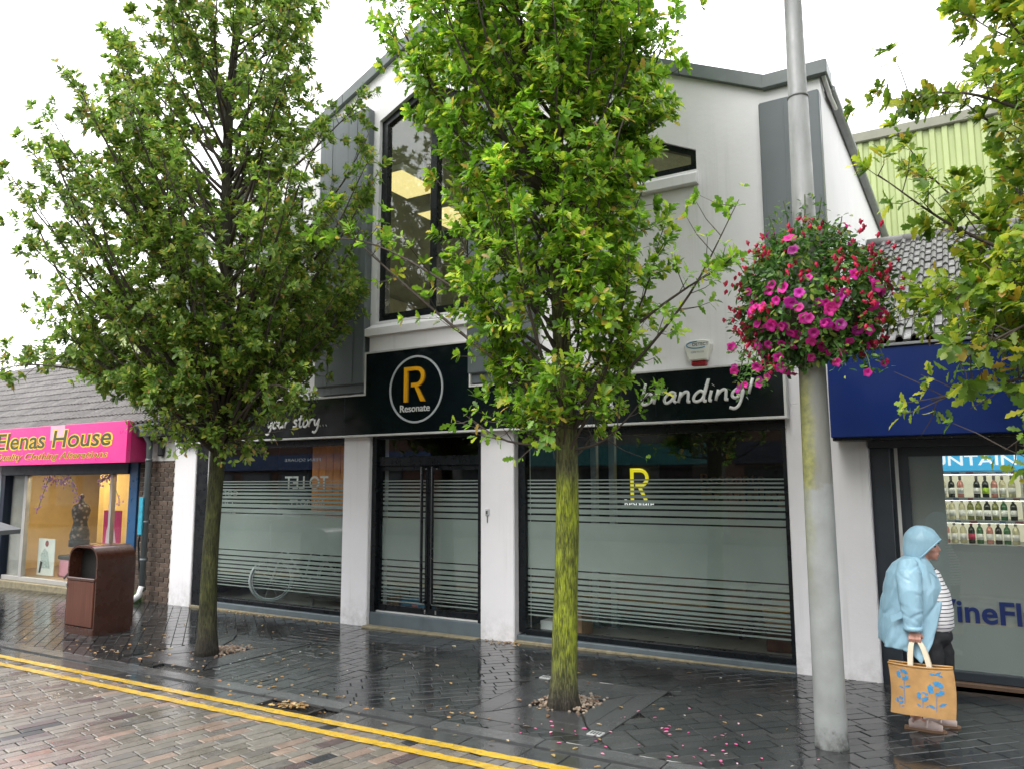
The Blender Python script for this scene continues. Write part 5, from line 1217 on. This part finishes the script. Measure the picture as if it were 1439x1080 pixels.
for i in range(470):
    p, u = r.choice(cent); p = p+Vector((r.gauss(0, .045), r.gauss(0, .045), r.gauss(0, .045)))
    
    p = p+u*.02; L_ = r.uniform(.03, .05); dx, dy = r.gauss(0, .008), r.gauss(0, .008)
    fu.tube([p, p+Vector((dx, dy, -L_*.5)), p+Vector((dx*1.5, dy*1.5, -L_))], [.007, .0135, .003], 5)
    for k in range(3):
        a = r.uniform(0, 6.28); q = p+Vector((dx, dy, -L_*.35)); fu.add([q, q+Vector((.022*math.cos(a), .022*math.sin(a), .004)), q+Vector((.018*math.cos(a+.6), .018*math.sin(a+.6), -.012))], [(0, 1, 2)])
fu.build('fuchsia_blossom', petal_mat('fuchsia_red', (.60, .03, .09)), HB, kind='stuff')

# ================================================================== LITTER BIN
LBN = thing('litter_bin', 'brown metal litter bin with arched hood and wood grained door', 'bin', (-9.9, 6.05, gz(-9.9)))
BR = P('brown_metal', (.055, .018, .010), .28, var=.2, vs=3, coat=.4, bump=.06); BRD = P('dark_liner', (.008, .007, .006), .6)
bz = gz(-9.9); bx0, bx1, by0, by1, bh = -10.25, -9.60, 5.80, 6.32, 1.10
def arch(x0, x1, z0, z1, rad, n=8):
    return [(x0, z0), (x1, z0)]+[(x1-rad+rad*math.sin(a), z1-rad+rad*math.cos(a)) for a in np.linspace(math.pi/2, 0, n)]+[(x0+rad-rad*math.sin(a), z1-rad+rad*math.cos(a)) for a in np.linspace(0, math.pi/2, n)]
oa = arch(bx0, bx1, bz+.05, bz+bh, .19); ia = arch(bx0+.025, bx1-.025, bz+.055, bz+bh-.025, .17); n = len(oa)
L_ = [(p[0], by0, p[1]) for p in oa]+[(p[0], by0, p[1]) for p in ia]+[(p[0], by1, p[1]) for p in oa]+[(p[0], by1-.02, p[1]) for p in ia]
hb_ = MB().add(L_, [(i, (i+1) % n, n+(i+1) % n, n+i) for i in range(n)]+[((i+1) % n, i, 2*n+i, 2*n+(i+1) % n) for i in range(n)]+[(n+i, n+(i+1) % n, 3*n+(i+1) % n, 3*n+i) for i in range(n)]+[tuple(range(2*n, 3*n))[::-1], tuple(range(3*n, 4*n))])
smooth_by_angle(hb_.build('casing', BR, LBN), 35)
MB().box(bx0+.03, bx1-.03, by0+.02, by1-.03, bz+.08, bz+.60).build('liner', BRD, LBN)
MB().prism(arch(bx0+.027, bx1-.027, bz+.61, bz+bh-.027, .16), 'y', by0+.16, by0+.17).build('hood_back', BRD, LBN)
t = NT('wood_grain_door'); o_ = t.obj(); g_ = t.noise(t.mapping(o_, (40, 40, 1.2)), 1.5, 6, .6)
WDG = t.done(t.bsdf(t.ramp(g_, [(.3, (.06, .018, .010)), (.7, (.13, .042, .024))]), .35, 0, .5, t.bump(g_, .15, .003)))
dr = MB().box(bx0+.035, bx1-.035, by0-.012, by0+.014, bz+.10, bz+.655, .006).build('door', WDG, LBN)
MB().box(bx0+.02, bx0+.045, by0-.03, by0-.012, bz+.57, bz+.62, .004).build('latch', P('steel'), dr)
MB().box(bx0+.02, bx1-.02, by0-.02, by0+.03, bz+.66, bz+.70, .008).build('sill_bar', BR, LBN)
MB().box(bx0+.01, bx1-.01, by0-.005, by1-.005, bz-.03, bz+.085, .01).build('plinth', BR, LBN)

# ================================================================== WOMAN WITH BAG
WX, WY = -.455, 6.70; WZ = gz(WX)
W = thing('person', 'person in hooded pale blue raincoat and black trousers walking past the wine window', 'person', (WX, WY, WZ))
def remesh(mb, name, m, parent, vox=.01, sm=6, off=(WX, WY, WZ), disp=None):
    o = bpy.data.objects.new('tmp', mb.mesh('tmp', m)); COL.objects.link(o)
    a = o.modifiers.new('r', 'REMESH'); a.mode = 'VOXEL'; a.voxel_size = vox
    b = o.modifiers.new('s', 'SMOOTH'); b.factor = .5; b.iterations = sm
    me = bpy.data.meshes.new_from_object(o.evaluated_get(bpy.context.evaluated_depsgraph_get()))
    bpy.data.objects.remove(o); n = len(me.vertices); co = np.empty(n*3); me.vertices.foreach_get('co', co); co = co.reshape(-1, 3)
    if disp:
        nv = np.empty(n*3); me.vertices.foreach_get('normal', nv); nv = nv.reshape(-1, 3)
        co = co + nv*np.array([disp(Vector(c)) for c in co])[:, None]
    me.vertices.foreach_set('co', (co+np.array(off)).ravel()); me.name = name; me.materials.clear(); me.materials.append(m)
    me.polygons.foreach_set('use_smooth', [True]*len(me.polygons)); me.update()
    o = bpy.data.objects.new(name, me); COL.objects.link(o); return attach(o, parent)
SKIN = P('skin', (.56, .29, .22), .5, var=.12, vs=20, bump=.1, bs=300)
# body: one continuous figure
bd = MB()
bd.ell((.072, 0, 1.345), (.092, .074, .112)); bd.ell((.125, 0, 1.262), (.038, .040, .036)); bd.ell((.112, 0, 1.30), (.048, .052, .05))
bd.tube([(.152, 0, 1.335), (.176, 0, 1.292), (.155, 0, 1.283)], [.010, .0145, .011], 8)
bd.ell((.158, 0, 1.262), (.012, .022, .007)); bd.ell((.156, 0, 1.250), (.011, .019, .006)); bd.ell((.150, 0, 1.349), (.012, .045, .010)); bd.ell((.142, 0, 1.232), (.018, .022, .015))
for s_ in (-1, 1): bd.ell((.128, s_*.033, 1.292), (.024, .022, .022)); bd.ell((.055, s_*.076, 1.32), (.018, .008, .028))
bd.tube([(.055, 0, 1.27), (.02, 0, 1.16)], [.058, .065], 12)
bd.tube([(0, 0, 1.19), (.0, 0, 1.08), (.02, 0, .92), (.02, 0, .74), (.0, 0, .62)], [.06, .13, .15, .16, .14], 16)
for s_, hx, kx, kz, axx, az in ((-1, .0, .06, .40, -.055, .085), (1, .04, .13, .42, .03, .10)):
    bd.tube([(hx, s_*.085, .68), (kx, s_*.09, kz), (axx, s_*.09, az)], [.095, .062, .036], 12)
    bd.tube([(axx-.02, s_*.09, .045), (axx+.06, s_*.09, .045), (axx+.16, s_*.09, .028)], [.032, .034, .022], 10); bd.tube([(axx, s_*.09, az+.03), (axx, s_*.09, .045)], [.036, .033], 10)
    ay = s_*.185; hd_ = (-.010, s_*.262)
    bd.tube([(-.03, ay, 1.16), (-.025, s_*.25, .93), (hd_[0], hd_[1], .76), (hd_[0], hd_[1], .725)], [.055, .042, .027, .024], 10)
    bd.ell((hd_[0], hd_[1], .705), (.042, .020, .040))
body = remesh(bd, 'body', SKIN, W, .0075, 3)
def hand(s_):
    hx, hy, hz = -.010, s_*.262, .06; mb = MB()
    for k, (fx, ln) in enumerate(((-.033, .030), (-.012, .036), (.010, .034), (.031, .027))):
        mb.tube([(hx+fx, hy+s_*.012, .640), (hx+fx, hy+s_*.026, .618), (hx+fx*1.02, hy+s_*.016, .600), (hx+fx, hy-s_*.012, .598), (hx+fx, hy-s_*.022, .598+ln*.5)], [.0098, .0098, .0092, .0085, .0075], 8)
    mb.tube([(hx+.034, hy-s_*.006, .655), (hx+.046, hy-s_*.018, .628), (hx+.026, hy-s_*.030, .610)], [.0125, .0105, .008], 8)
    mb.ell((hx, hy+s_*.004, .643), (.041, .019, .036)); mb.tube([(hx-.005, hy, .66), (hx-.005, hy, .71)], [.028, .026], 10); mb.v = [(x, y, z+hz) for x, y, z in mb.v]
    return remesh(mb, 'hand', SKIN, body, .0038, 2)
hand(-1); hand(1)
for s_ in (-1, 1):
    MB().ell((WX+.147, WY+s_*.031, WZ+1.322), (.009, .014, .007), 8, 6).build('eye', P('eye_dark', (.03, .02, .018), .2), body, smooth=True)
    MB().tube([(WX+.150, WY+s_*.016, WZ+1.338), (WX+.152, WY+s_*.034, WZ+1.343), (WX+.140, WY+s_*.05, WZ+1.338)], .004, 5).build('eyebrow', P('hair_brown', (.045, .028, .02), .6), body)
MB().tube([(WX+.166, WY-.018, WZ+1.256), (WX+.170, WY, WZ+1.256), (WX+.166, WY+.018, WZ+1.256)], .004, 6).build('lips', P('lip_pink', (.40, .13, .12), .4), body, smooth=True)
hm = MB(); hm.ell((.062, 0, 1.368), (.100, .083, .098)); hair = remesh(hm, 'hair', P('hair_brown'), W, .009, 2)
fr_ = MB(); r = random.Random(2)
for k in range(26):
    y_ = -.07+.0056*k; a = Vector((WX+.115, WY+y_*.55, WZ+1.395)); fr_.tube([a, a+Vector((.045, r.gauss(0, .004), -.02)), a+Vector((.052+r.gauss(0, .005), r.gauss(0, .006), -.052))], [.006, .005, .002], 4)
fr_.build('fringe', P('hair_brown'), hair)
# striped top
t = NT('striped_jersey'); sep = t.n('ShaderNodeSeparateXYZ'); t.l(t.obj(), sep.inputs[0])
wv = t.math('FRACT', t.math('MULTIPLY', sep.outputs[2], 1/.0275)); WHT = t.mix(t.math('LESS_THAN', wv, .24), (.80, .79, .80), (.045, .045, .09))
STR = t.done(t.bsdf(WHT, .8, 0, .2, t.bump(t.noise(t.obj(), 25, 3), .3, .01)))
tp_ = MB(); tp_.tube([(.0, 0, 1.20), (.035, 0, 1.10), (.062, 0, .97), (.07, 0, .86), (.068, 0, .765), (.055, 0, .74)], [.06, .135, .163, .172, .170, .15], 24)
remesh(tp_, 'striped_top', STR, W, .009, 4, disp=lambda c: .004*mnoise.noise(c*14))
# trousers
TRS = P('black_jersey', (.010, .011, .014), .75, var=.3, bump=.3, bs=200)
tr2 = MB(); tr2.ell((.035, 0, .675), (.192, .185, .11)); tr2.ell((.0, 0, .66), (.17, .18, .12))
for s_, kx, axx, az in ((-1, .065, -.055, .125), (1, .125, .03, .14)):
    tr2.tube([(.03 if s_ < 0 else .065, s_*.088, .64), (.05 if s_ < 0 else .115, s_*.09, .52), (kx, s_*.09, .40), ((kx+axx)/2-.02, s_*.09, .27), (axx, s_*.09, az)], [.125, .112, .088, .074, .056], 16)
remesh(tr2, 'trousers', TRS, W, .009, 4, disp=lambda c: .005*mnoise.noise(Vector((c.x*10, c.y*10, c.z*18))))
# shoes
SHO = P('pale_pink_shoe', (.66, .52, .48), .5, dirt=.3)
for s_, axx, az in ((-1, -.055, 0), (1, .03, .0)):
    s = MB(); s.tube([(axx-.045, s_*.09, .034), (axx+.02, s_*.09, .040), (axx+.10, s_*.09, .034), (axx+.175, s_*.09, .024)], [.030, .038, .040, .026], 12, sq=(1, 1)); s.tube([(axx-.02, s_*.09, .085), (axx+.02, s_*.09, .05)], [.032, .036], 10)
    sh_ = remesh(s, 'shoe', SHO, W, .007, 3)
    so_ = MB(); so_.prism([(axx-.075+.0, s_*.09-.030), (axx+.09, s_*.09-.043), (axx+.18, s_*.09-.028), (axx+.20, s_*.09), (axx+.18, s_*.09+.028), (axx+.09, s_*.09+.043), (axx-.075, s_*.09+.030)], 'z', .0, .016); so_.v = [(x+WX, y+WY, z+WZ) for x, y, z in so_.v]
    so_.build('sole', P('tan_sole', (.25, .15, .09), .6), sh_)
    MB().tube([(WX+axx+.07, WY+s_*.09-.043, WZ+.03), (WX+axx+.075, WY+s_*.09-.02, WZ+.073), (WX+axx+.08, WY+s_*.09+.02, WZ+.073), (WX+axx+.08, WY+s_*.09+.043, WZ+.03)], .008, 6).build('strap', SHO, sh_)
# raincoat
t = NT('raincoat_blue'); o_ = t.obj(); n1 = t.noise(t.mapping(o_, (13, 13, 4)), 1.0, 3, .5)
def crease(v, a): return -a*max(0., 1-abs(mnoise.noise(v))*4.5)
COAT = t.done(t.bsdf(t.scale((.30, .50, .62), t.rr(t.noise(o_, 3, 2), .3, .7, .97, 1.03)), .36, 0, .45, t.bump(n1, .5, .03)))
COATIN = COAT
zk = [1.262, 1.235, 1.19, 1.12, 1.03, .93, .82, .72, .62, .50]
back = [-.035, -.085, -.150, -.198, -.222, -.238, -.255, -.268, -.272, -.270]
frnt = [.085, .105, .135, .165, .195, .205, .205, .20, .19, .18]
half = [.068, .115, .178, .222, .240, .245, .250, .256, .262, .265]
edg = [.068, .090, .125, .155, .188, .178, .150, .120, .080, .020]
NS, NA = 70, 110; V_, F_ = [], []
for j in range(NS):
    s = j/(NS-1)
    for i in range(NA):
        f = i/(NA-1)
        zend = .60 - .10*max(0, 1-f*4.2)**1.3 - .05*max(0, 1-(1-f)*4.2)+.012*math.sin(f*17)
        z = 1.262+(zend-1.262)*s; I = lambda a: float(np.interp(-z, [-q for q in zk], a))
        b_, fr2, hw, ed_ = I(back), I(frnt), I(half), I(edg)
        cx_, ax_ = (b_+fr2)/2, (fr2-b_)/2; th0 = math.acos(max(-1, min(1, (ed_-cx_)/ax_)))
        th = -th0-(2*math.pi-th0-.75)*f           # near front edge, round the back, to the far front
        pinch = 1.0
        p = Vector((cx_+ax_*math.cos(th), hw*math.sin(th)*pinch, z)); nn = Vector((math.cos(th), math.sin(th), 0))
        wr = .010*mnoise.noise(Vector((f*11, z*4+f*7, 1)))+crease(Vector((f*7+z*4, z*2.4-f*5, 5)), .008)+crease(Vector((f*12-z*5, z*4+f*4, 9)), .004)+.016*s*s*math.sin(f*24+z*3)
        V_.append(p+nn*wr*min(1, s*4))
F_ = [(j*NA+i, j*NA+i+1, (j+1)*NA+i+1, (j+1)*NA+i) for j in range(NS-1) for i in range(NA-1)]
def shell_obj(V, F, name, m, parent, th=.006):
    mb = MB(); mb.add([(v.x+WX, v.y+WY, v.z+WZ) for v in V], F); o = mb.build(name, m, None, smooth=True)
    md = o.modifiers.new('s', 'SOLIDIFY'); md.thickness = th; md.offset = -1
    me = bpy.data.meshes.new_from_object(o.evaluated_get(bpy.context.evaluated_depsgraph_get())); o.modifiers.clear(); o.data = me; me.name = name
    return attach(o, parent)
coat = shell_obj(V_, F_, 'raincoat', COAT, W)
for s_ in (-1, 1):
    sv = MB(); sv.tube([(-.035, s_*.125, 1.20), (-.03, s_*.195, 1.12), (-.022, s_*.24, 1.0), (-.02, s_*.258, .88), (-.018, s_*.262, .742)], [.075, .092, .090, .076, .061], 18)
    remesh(sv, 'sleeve', COAT, coat, .009, 3, disp=lambda c: .004*mnoise.noise(Vector((c.x*7+c.z*4, c.y*7, c.z*8)))+crease(Vector((c.x*8-c.z*6, c.y*5, c.z*7+3)), .007)+crease(Vector((c.x*10+c.z*11, c.y*6, c.z*9)), .004))
    cf = MB(); cf.tube([(WX-.018, WY+s_*.262, WZ+.765), (WX-.018, WY+s_*.262, WZ+.733)], [.0635, .0635], 18); cf.build('cuff', COAT, coat, smooth=True)
# hood: open shell round the face
bm = bmesh.new(); bmesh.ops.create_uvsphere(bm, u_segments=36, v_segments=24, radius=1)
for v in bm.verts:
    x, y, z = v.co; k = 1+.05*mnoise.noise(v.co*2.5)
    v.co = Vector((.060+x*.128*k, y*.100*k, 1.352+z*.122*k))
    if z < -.1: q_ = -z-.1; v.co.x = v.co.x-.05*q_; v.co.y *= 1+.45*q_; v.co.z -= .075*q_
pn = Vector((.17, 0, -.172)).normalized()
bmesh.ops.bisect_plane(bm, geom=bm.verts[:]+bm.edges[:]+bm.faces[:], plane_co=Vector((.105, 0, 1.295)), plane_no=pn, clear_outer=True)
bm.verts.ensure_lookup_table(); V2_ = [v.co.copy() for v in bm.verts]; bm.verts.index_update(); F2_ = [tuple(v.index for v in f.verts) for f in bm.faces]
rim = [v for v in bm.verts if v.is_boundary]; rp = sorted([v.co.copy() for v in rim], key=lambda c: math.atan2(c.y, (c-Vector((.105, 0, 1.295))).dot(Vector((.71, 0, .70))))); bm.free()
hood = shell_obj(V2_, F2_, 'hood', COAT, coat, .008)
if len(rp) > 4:
    rp = rp+[rp[0]]; MB().tube([(p.x+WX, p.y+WY, p.z+WZ) for p in rp], .0075, 6, cap=False).build('hood_hem', COAT, hood, smooth=True)
# collar, storm flap, pocket flap, seams
cl_ = MB()
for s_ in (-1, 1):
    q = [(.075, s_*.045, 1.245), (.035, s_*.085, 1.255), (.085, s_*.125, 1.165), (.150, s_*.085, 1.105)]; cl_.add([(x+WX, y*1.06+WY, z+WZ) for x, y, z in q]+[(x+WX+.004, y*1.16+s_*.006+WY, z+WZ-.004) for x, y, z in q], [(0,1,2,3),(7,6,5,4),(0,4,5,1),(1,5,6,2),(2,6,7,3),(3,7,4,0)])
cl_.build('collar', COAT, coat)
pk = MB(); q = [(-.165, -.258, .865), (-.085, -.268, .905), (-.075, -.272, .865), (-.155, -.264, .825)]
pk.add([(x+WX, y-.002+WY, z+WZ-.04) for x, y, z in q]+[(x+WX, y-.012+WY, z+WZ-.04) for x, y, z in q], [(4,5,6,7),(0,4,7,3),(1,0,3,2)[:0] or (0,1,5,4),(1,2,6,5),(2,3,7,6)]); pk.build('pocket_flap', COAT, coat)

TB = thing('tote_bag', 'tan jute shopping bag printed with blue recycling flowers held by the person', 'bag', (WX, WY-.29, WZ+.09))
t = NT('jute'); o_ = t.obj(); wv1 = t.n('ShaderNodeTexWave', wave_type='BANDS', bands_direction='X'); wv1.inputs['Scale'].default_value = 110; wv1.inputs['Distortion'].default_value = 1.5; t.l(o_, wv1.inputs['Vector'])
wv2 = t.n('ShaderNodeTexWave', wave_type='BANDS', bands_direction='Z'); wv2.inputs['Scale'].default_value = 110; wv2.inputs['Distortion'].default_value = 1.5; t.l(o_, wv2.inputs['Vector'])
h_ = t.math('ADD', wv1.outputs['Fac'], wv2.outputs['Fac'])
JUTE = t.done(t.bsdf(t.scale((.60, .345, .14), t.math('MULTIPLY', t.rr(h_, 0, 2, .72, 1.1), t.rr(t.noise(o_, 9, 4), .3, .7, .82, 1.15))), .8, 0, .2, t.bump(h_, .5, .003)))
bx0, bx1, bz0, bz1, by0, by1 = -.188, .222, .160, .505, -.362, -.225
NX, NZ = 12, 10; mb = MB()
def bp_(u, v, side):
    x = bx0+(bx1-bx0)*u; z = bz0+(bz1-bz0)*v; k = math.sin(math.pi*u)**.6*(1-.45*v); y = (by0+by1)/2+side*(.030+.042*k)
    x += .012*math.sin(3*v)-.006; z += .008*math.sin(math.pi*u)*(-1 if v > .5 else .6)
    return (x+WX, y+WY+.003*mnoise.noise(Vector((u*5, v*5, side))), z+WZ)
for sd_ in (-1, 1):
    L_ = [bp_(i/NX, j/NZ, sd_) for j in range(NZ+1) for i in range(NX+1)]; fs = [(j*(NX+1)+i, j*(NX+1)+i+1, (j+1)*(NX+1)+i+1, (j+1)*(NX+1)+i) for j in range(NZ) for i in range(NX)]
    mb.add(L_, fs if sd_ < 0 else [f[::-1] for f in fs])
for e_ in (0, 1):
    L_ = [bp_(e_, j/NZ, s_) for j in range(NZ+1) for s_ in (-1, 1)]; fs = [(2*j, 2*j+2, 2*j+3, 2*j+1) for j in range(NZ)]; mb.add(L_, fs if e_ == 0 else [f[::-1] for f in fs])
L_ = [bp_(i/NX, 0, s_) for i in range(NX+1) for s_ in (-1, 1)]; mb.add(L_, [(2*i, 2*i+1, 2*i+3, 2*i+2) for i in range(NX)])
mb.build('pouch', JUTE, TB, smooth=True)
hm_ = MB(); hm_.tube([bp_(i/NX, 1, -1) for i in range(NX+1)], .007, 6); hm_.tube([bp_(i/NX, 1, 1) for i in range(NX+1)], .007, 6); hm_.build('hem', JUTE, TB, smooth=True)
CRMW = P('cream_webbing', (.68, .60, .46), .8, bump=.6, bs=260)
def strap(pts, wdt=.017):
    mb = MB(); L_ = []
    for (x, y, z) in smoothpath(pts, 5): L_ += [(x-wdt+WX, y+WY, z+WZ), (x+wdt+WX, y+WY, z+WZ), (x+wdt+WX, y+.004+WY, z+WZ), (x-wdt+WX, y+.004+WY, z+WZ)]
    n = len(L_)//4; mb.add(L_, [(4*i+k, 4*i+(k+1) % 4, 4*i+4+(k+1) % 4, 4*i+4+k) for i in range(n-1) for k in range(4)]); mb.build('handle', CRMW, TB, smooth=False)
for ys in (-.328, -.262):
    strap([(-.050, ys, .44), (-.048, ys, .51), (-.040, (ys-.27)/2, .62), (-.024, -.268, .672), (-.018, -.265, .685)])
    strap([(.074, ys, .44), (.070, ys, .51), (.040, (ys-.27)/2, .62), (.008, -.268, .672), (.002, -.265, .685)])
BLP = P('bag_blue_print', (.045, .24, .48), .7, var=.3, vs=40)
def prn(mb, poly):
    def mp(x, z): u = (x+.214)/.43; v = (z-.085)/.362; q = bp_(u, v, -1); return (q[0], q[1]-.0022, q[2])
    mb.add([mp(*p) for p in poly], [tuple(range(len(poly)))])
def flower(x, z, r_):
    mb = MB()
    for k in range(3):
        a0 = k*2.094+.3
        for j in range(5):
            a, b = a0+j*.33, a0+(j+1)*.33-.0; ri = r_*.40; ro = r_*(1.0 if 0 < j < 4 else .92)
            prn(mb, [(x+ri*math.cos(a), z+ri*math.sin(a)), (x+ro*math.cos(a), z+ro*math.sin(a)), (x+ro*math.cos(b), z+ro*math.sin(b)), (x+ri*math.cos(b), z+ri*math.sin(b))])
    mb.build('printed_flower', BLP, TB)
def sprig(x, z0, z1, leafs):
    mb = MB(); prn(mb, [(x-.002, z0), (x+.002, z0), (x+.002, z1), (x-.002, z1)])
    for lx, lz, a, l in leafs:
        prn(mb, [(lx+l*math.cos(a)*c_-l*.38*s2*math.sin(a), lz+l*math.sin(a)*c_+l*.38*s2*math.cos(a)) for c_, s2 in ((-1, 0), (-.5, -.8), (.2, -.9), (1, 0), (.2, .9), (-.5, .8))])
    mb.build('printed_sprig', BLP, TB)
flower(-.122, .378, .042); flower(.092, .300, .058); flower(.002, .235, .040); flower(-.152, .185, .027)
sprig(-.118, .16, .34, [(-.095, .30, .4, .022), (-.14, .285, 2.8, .018)]); sprig(.092, .13, .245, [(.132, .185, .4, .028), (.06, .165, 2.7, .026)]); sprig(.002, .15, .20, [(-.025, .165, 2.6, .018), (.03, .16, .6, .014)]); sprig(-.152, .13, .165, [(-.13, .145, .4, .012)])
sprig(.09, .40, .408, [(.075, .405, 2.9, .022), (.115, .41, .5, .026), (.13, .395, -.4, .018)])

# ================================================================== SMALL THINGS ON THE GROUND
GG = thing('gully_grate', 'cast iron gully grate in the gutter half covered by fallen leaves', 'drain', (-5.0, 4.82, gz(-5)-.02))
IR = P('cast_iron', (.022, .02, .019), .45, var=.3, vs=30)
zg = gz(-5)-.014
fr = MB(); 
for q in ((-5.22, -4.78, 4.722, 4.742), (-5.22, -4.78, 4.905, 4.925), (-5.22, -5.19, 4.742, 4.905), (-4.81, -4.78, 4.742, 4.905)): fr.box(q[0], q[1], q[2], q[3], zg-.05, zg+.008)
fr.build('frame', IR, GG)
for i in range(12): MB().box(-5.183+i*.031, -5.169+i*.031, 4.743, 4.904, zg-.04, zg+.003, .003).build('grate_bar', IR, GG)
MB().box(-5.19, -4.81, 4.743, 4.904, zg-.09, zg-.08).build('sump', BLACK, GG)
for i, (x, y, lb) in enumerate(((-2.52, 5.37, 'nearest the gutter'), (-3.63, 6.66, 'behind the mossy trunk'))):
    ap = thing('access_plate', 'small pale slotted metal plate at a corner of the tree surround, ' + lb, 'plate', (x, y, gz(x)), 'slotted corner plates')
    m_ = P('zinc_plate', (.36, .37, .36), .35); MB().box(x-.055, x+.055, y-.045, y+.045, gz(x)-.004, gz(x)+.008, .002).build('plate', m_, ap)
    for k in range(4): MB().box(x-.036+k*.022, x-.026+k*.022, y-.028, y+.028, gz(x)+.0075, gz(x)+.0095).build('slot', BLACK, ap)
r = random.Random(31)
def litter(name, label, n, spots, m, s0, s1, V=T_V, F=T_F):
    LP, LD, LN, LS = [], [], [], []
    for _ in range(n):
        x0, x1, y0, y1, z = r.choice(spots); x, y = r.uniform(x0, x1), r.uniform(y0, y1); a = r.uniform(0, 6.28)
        LP.append((x, y, gz(x)+z+r.uniform(.003, .008))); LD.append((math.cos(a), math.sin(a), r.uniform(-.05, .12))); LN.append((r.gauss(0, .18), r.gauss(0, .18), 1)); LS.append(r.uniform(s0, s1))
    o = bpy.data.objects.new(name, leaf_mesh(name, LP, LD, LN, LS, m, V, F)); COL.objects.link(o); o['kind'] = 'stuff'; o['label'] = label
FLM = leaf_mat('fallen_leaf', [(0, (.34, .18, .06)), (.35, (.42, .30, .12)), (.7, (.22, .10, .04)), (.9, (.50, .42, .26)), (1, (.20, .22, .05))], .1, .5)
litter('fallen_leaves', 'brown and yellow oak leaves scattered on the wet paving', 170, [(-11, -7.6, 5.1, 7.4, 0), (-7.6, -5.2, 5.0, 7.5, 0), (-5.2, -1.2, 5.0, 7.5, 0), (-7, -3, 5.0, 5.4, 0), (-9.5, -7.7, 5.0, 5.9, 0)], FLM, .03, .065)
litter('drifted_leaves', 'leaves drifted against the shopfront sills', 110, [(-10.2, -7.5, 7.80, 7.9, .004), (-10.2, -7.5, 7.75, 7.9, .004), (-5.1, -4.6, 7.75, 7.9, .004)], FLM, .03, .06)
litter('gully_leaves', 'brown leaves heaped on the gully grate', 46, [(-5.2, -4.95, 4.74, 4.9, .0), (-5.1, -4.9, 4.76, 4.86, .012)], FLM, .04, .07)
litter('gutter_leaves', 'stray leaves lying in the wet gutter', 30, [(-8, -2, 4.72, 4.95, -.004)], FLM, .03, .06)
PTM = leaf_mat('fallen_petal', [(0, (.60, .05, .22)), (.5, (.70, .15, .30)), (1, (.75, .45, .50))], .1, .5)
litter('fallen_petals', 'pink petals dropped on the paving below the hanging basket', 62, [(-2.5, -1.0, 5.15, 6.4, .002), (-2.2, -1.1, 5.2, 5.9, .002), (-3.2, -2.3, 5.0, 5.5, .002)], PTM, .018, .042, E_V, E_F)
CGM = leaf_mat('pale_litter', [(0, (.6, .58, .5)), (1, (.45, .42, .35))], .05, .6)
litter('pale_litter', 'tiny pale scraps and petals strewn across the paving', 90, [(-11, -1, 5.1, 7.6, .001), (-9, -6, 5.1, 6.5, .001)], CGM, .012, .03, E_V, E_F)
# parasol whose rim reaches into the picture
PRS = thing('parasol', 'grey parasol canopy tip poking in beside the clothing shop', 'parasol', (-12.0, 5.45, gz(-12.0)))
pm = MB(); c = (-12.0, 5.45); n = 8; L_ = [(c[0], c[1], 1.42)]+[(c[0]+0.58*math.cos(2*math.pi*k/n-.03), c[1]+0.58*math.sin(2*math.pi*k/n-.03), 1.21) for k in range(n)]+[(c[0]+0.58*math.cos(2*math.pi*k/n-.03), c[1]+0.58*math.sin(2*math.pi*k/n-.03), 1.15) for k in range(n)]
pm.add(L_, [(0, 1+k, 1+(k+1) % n) for k in range(n)]+[(1+k, 9+k, 9+(k+1) % n, 1+(k+1) % n) for k in range(n)]); pm.build('canopy', P('grey_canvas', (.12, .13, .135), .7), PRS)
MB().tube([(c[0], c[1], -.1), (c[0], c[1], 1.47)], .022, 10).build('pole', P('steel'), PRS)
for k in range(n): MB().tube([(c[0], c[1], 1.38), (c[0]+0.57*math.cos(2*math.pi*k/n-.03), c[1]+0.57*math.sin(2*math.pi*k/n-.03), 1.19)], .007, 5).build('rib', P('steel'), PRS)
MB().lathe([(.22, 0), (.22, .05), (.04, .08)], (c[0], c[1], gz(-12.0)), 16).build('base', P('cast_iron'), PRS)
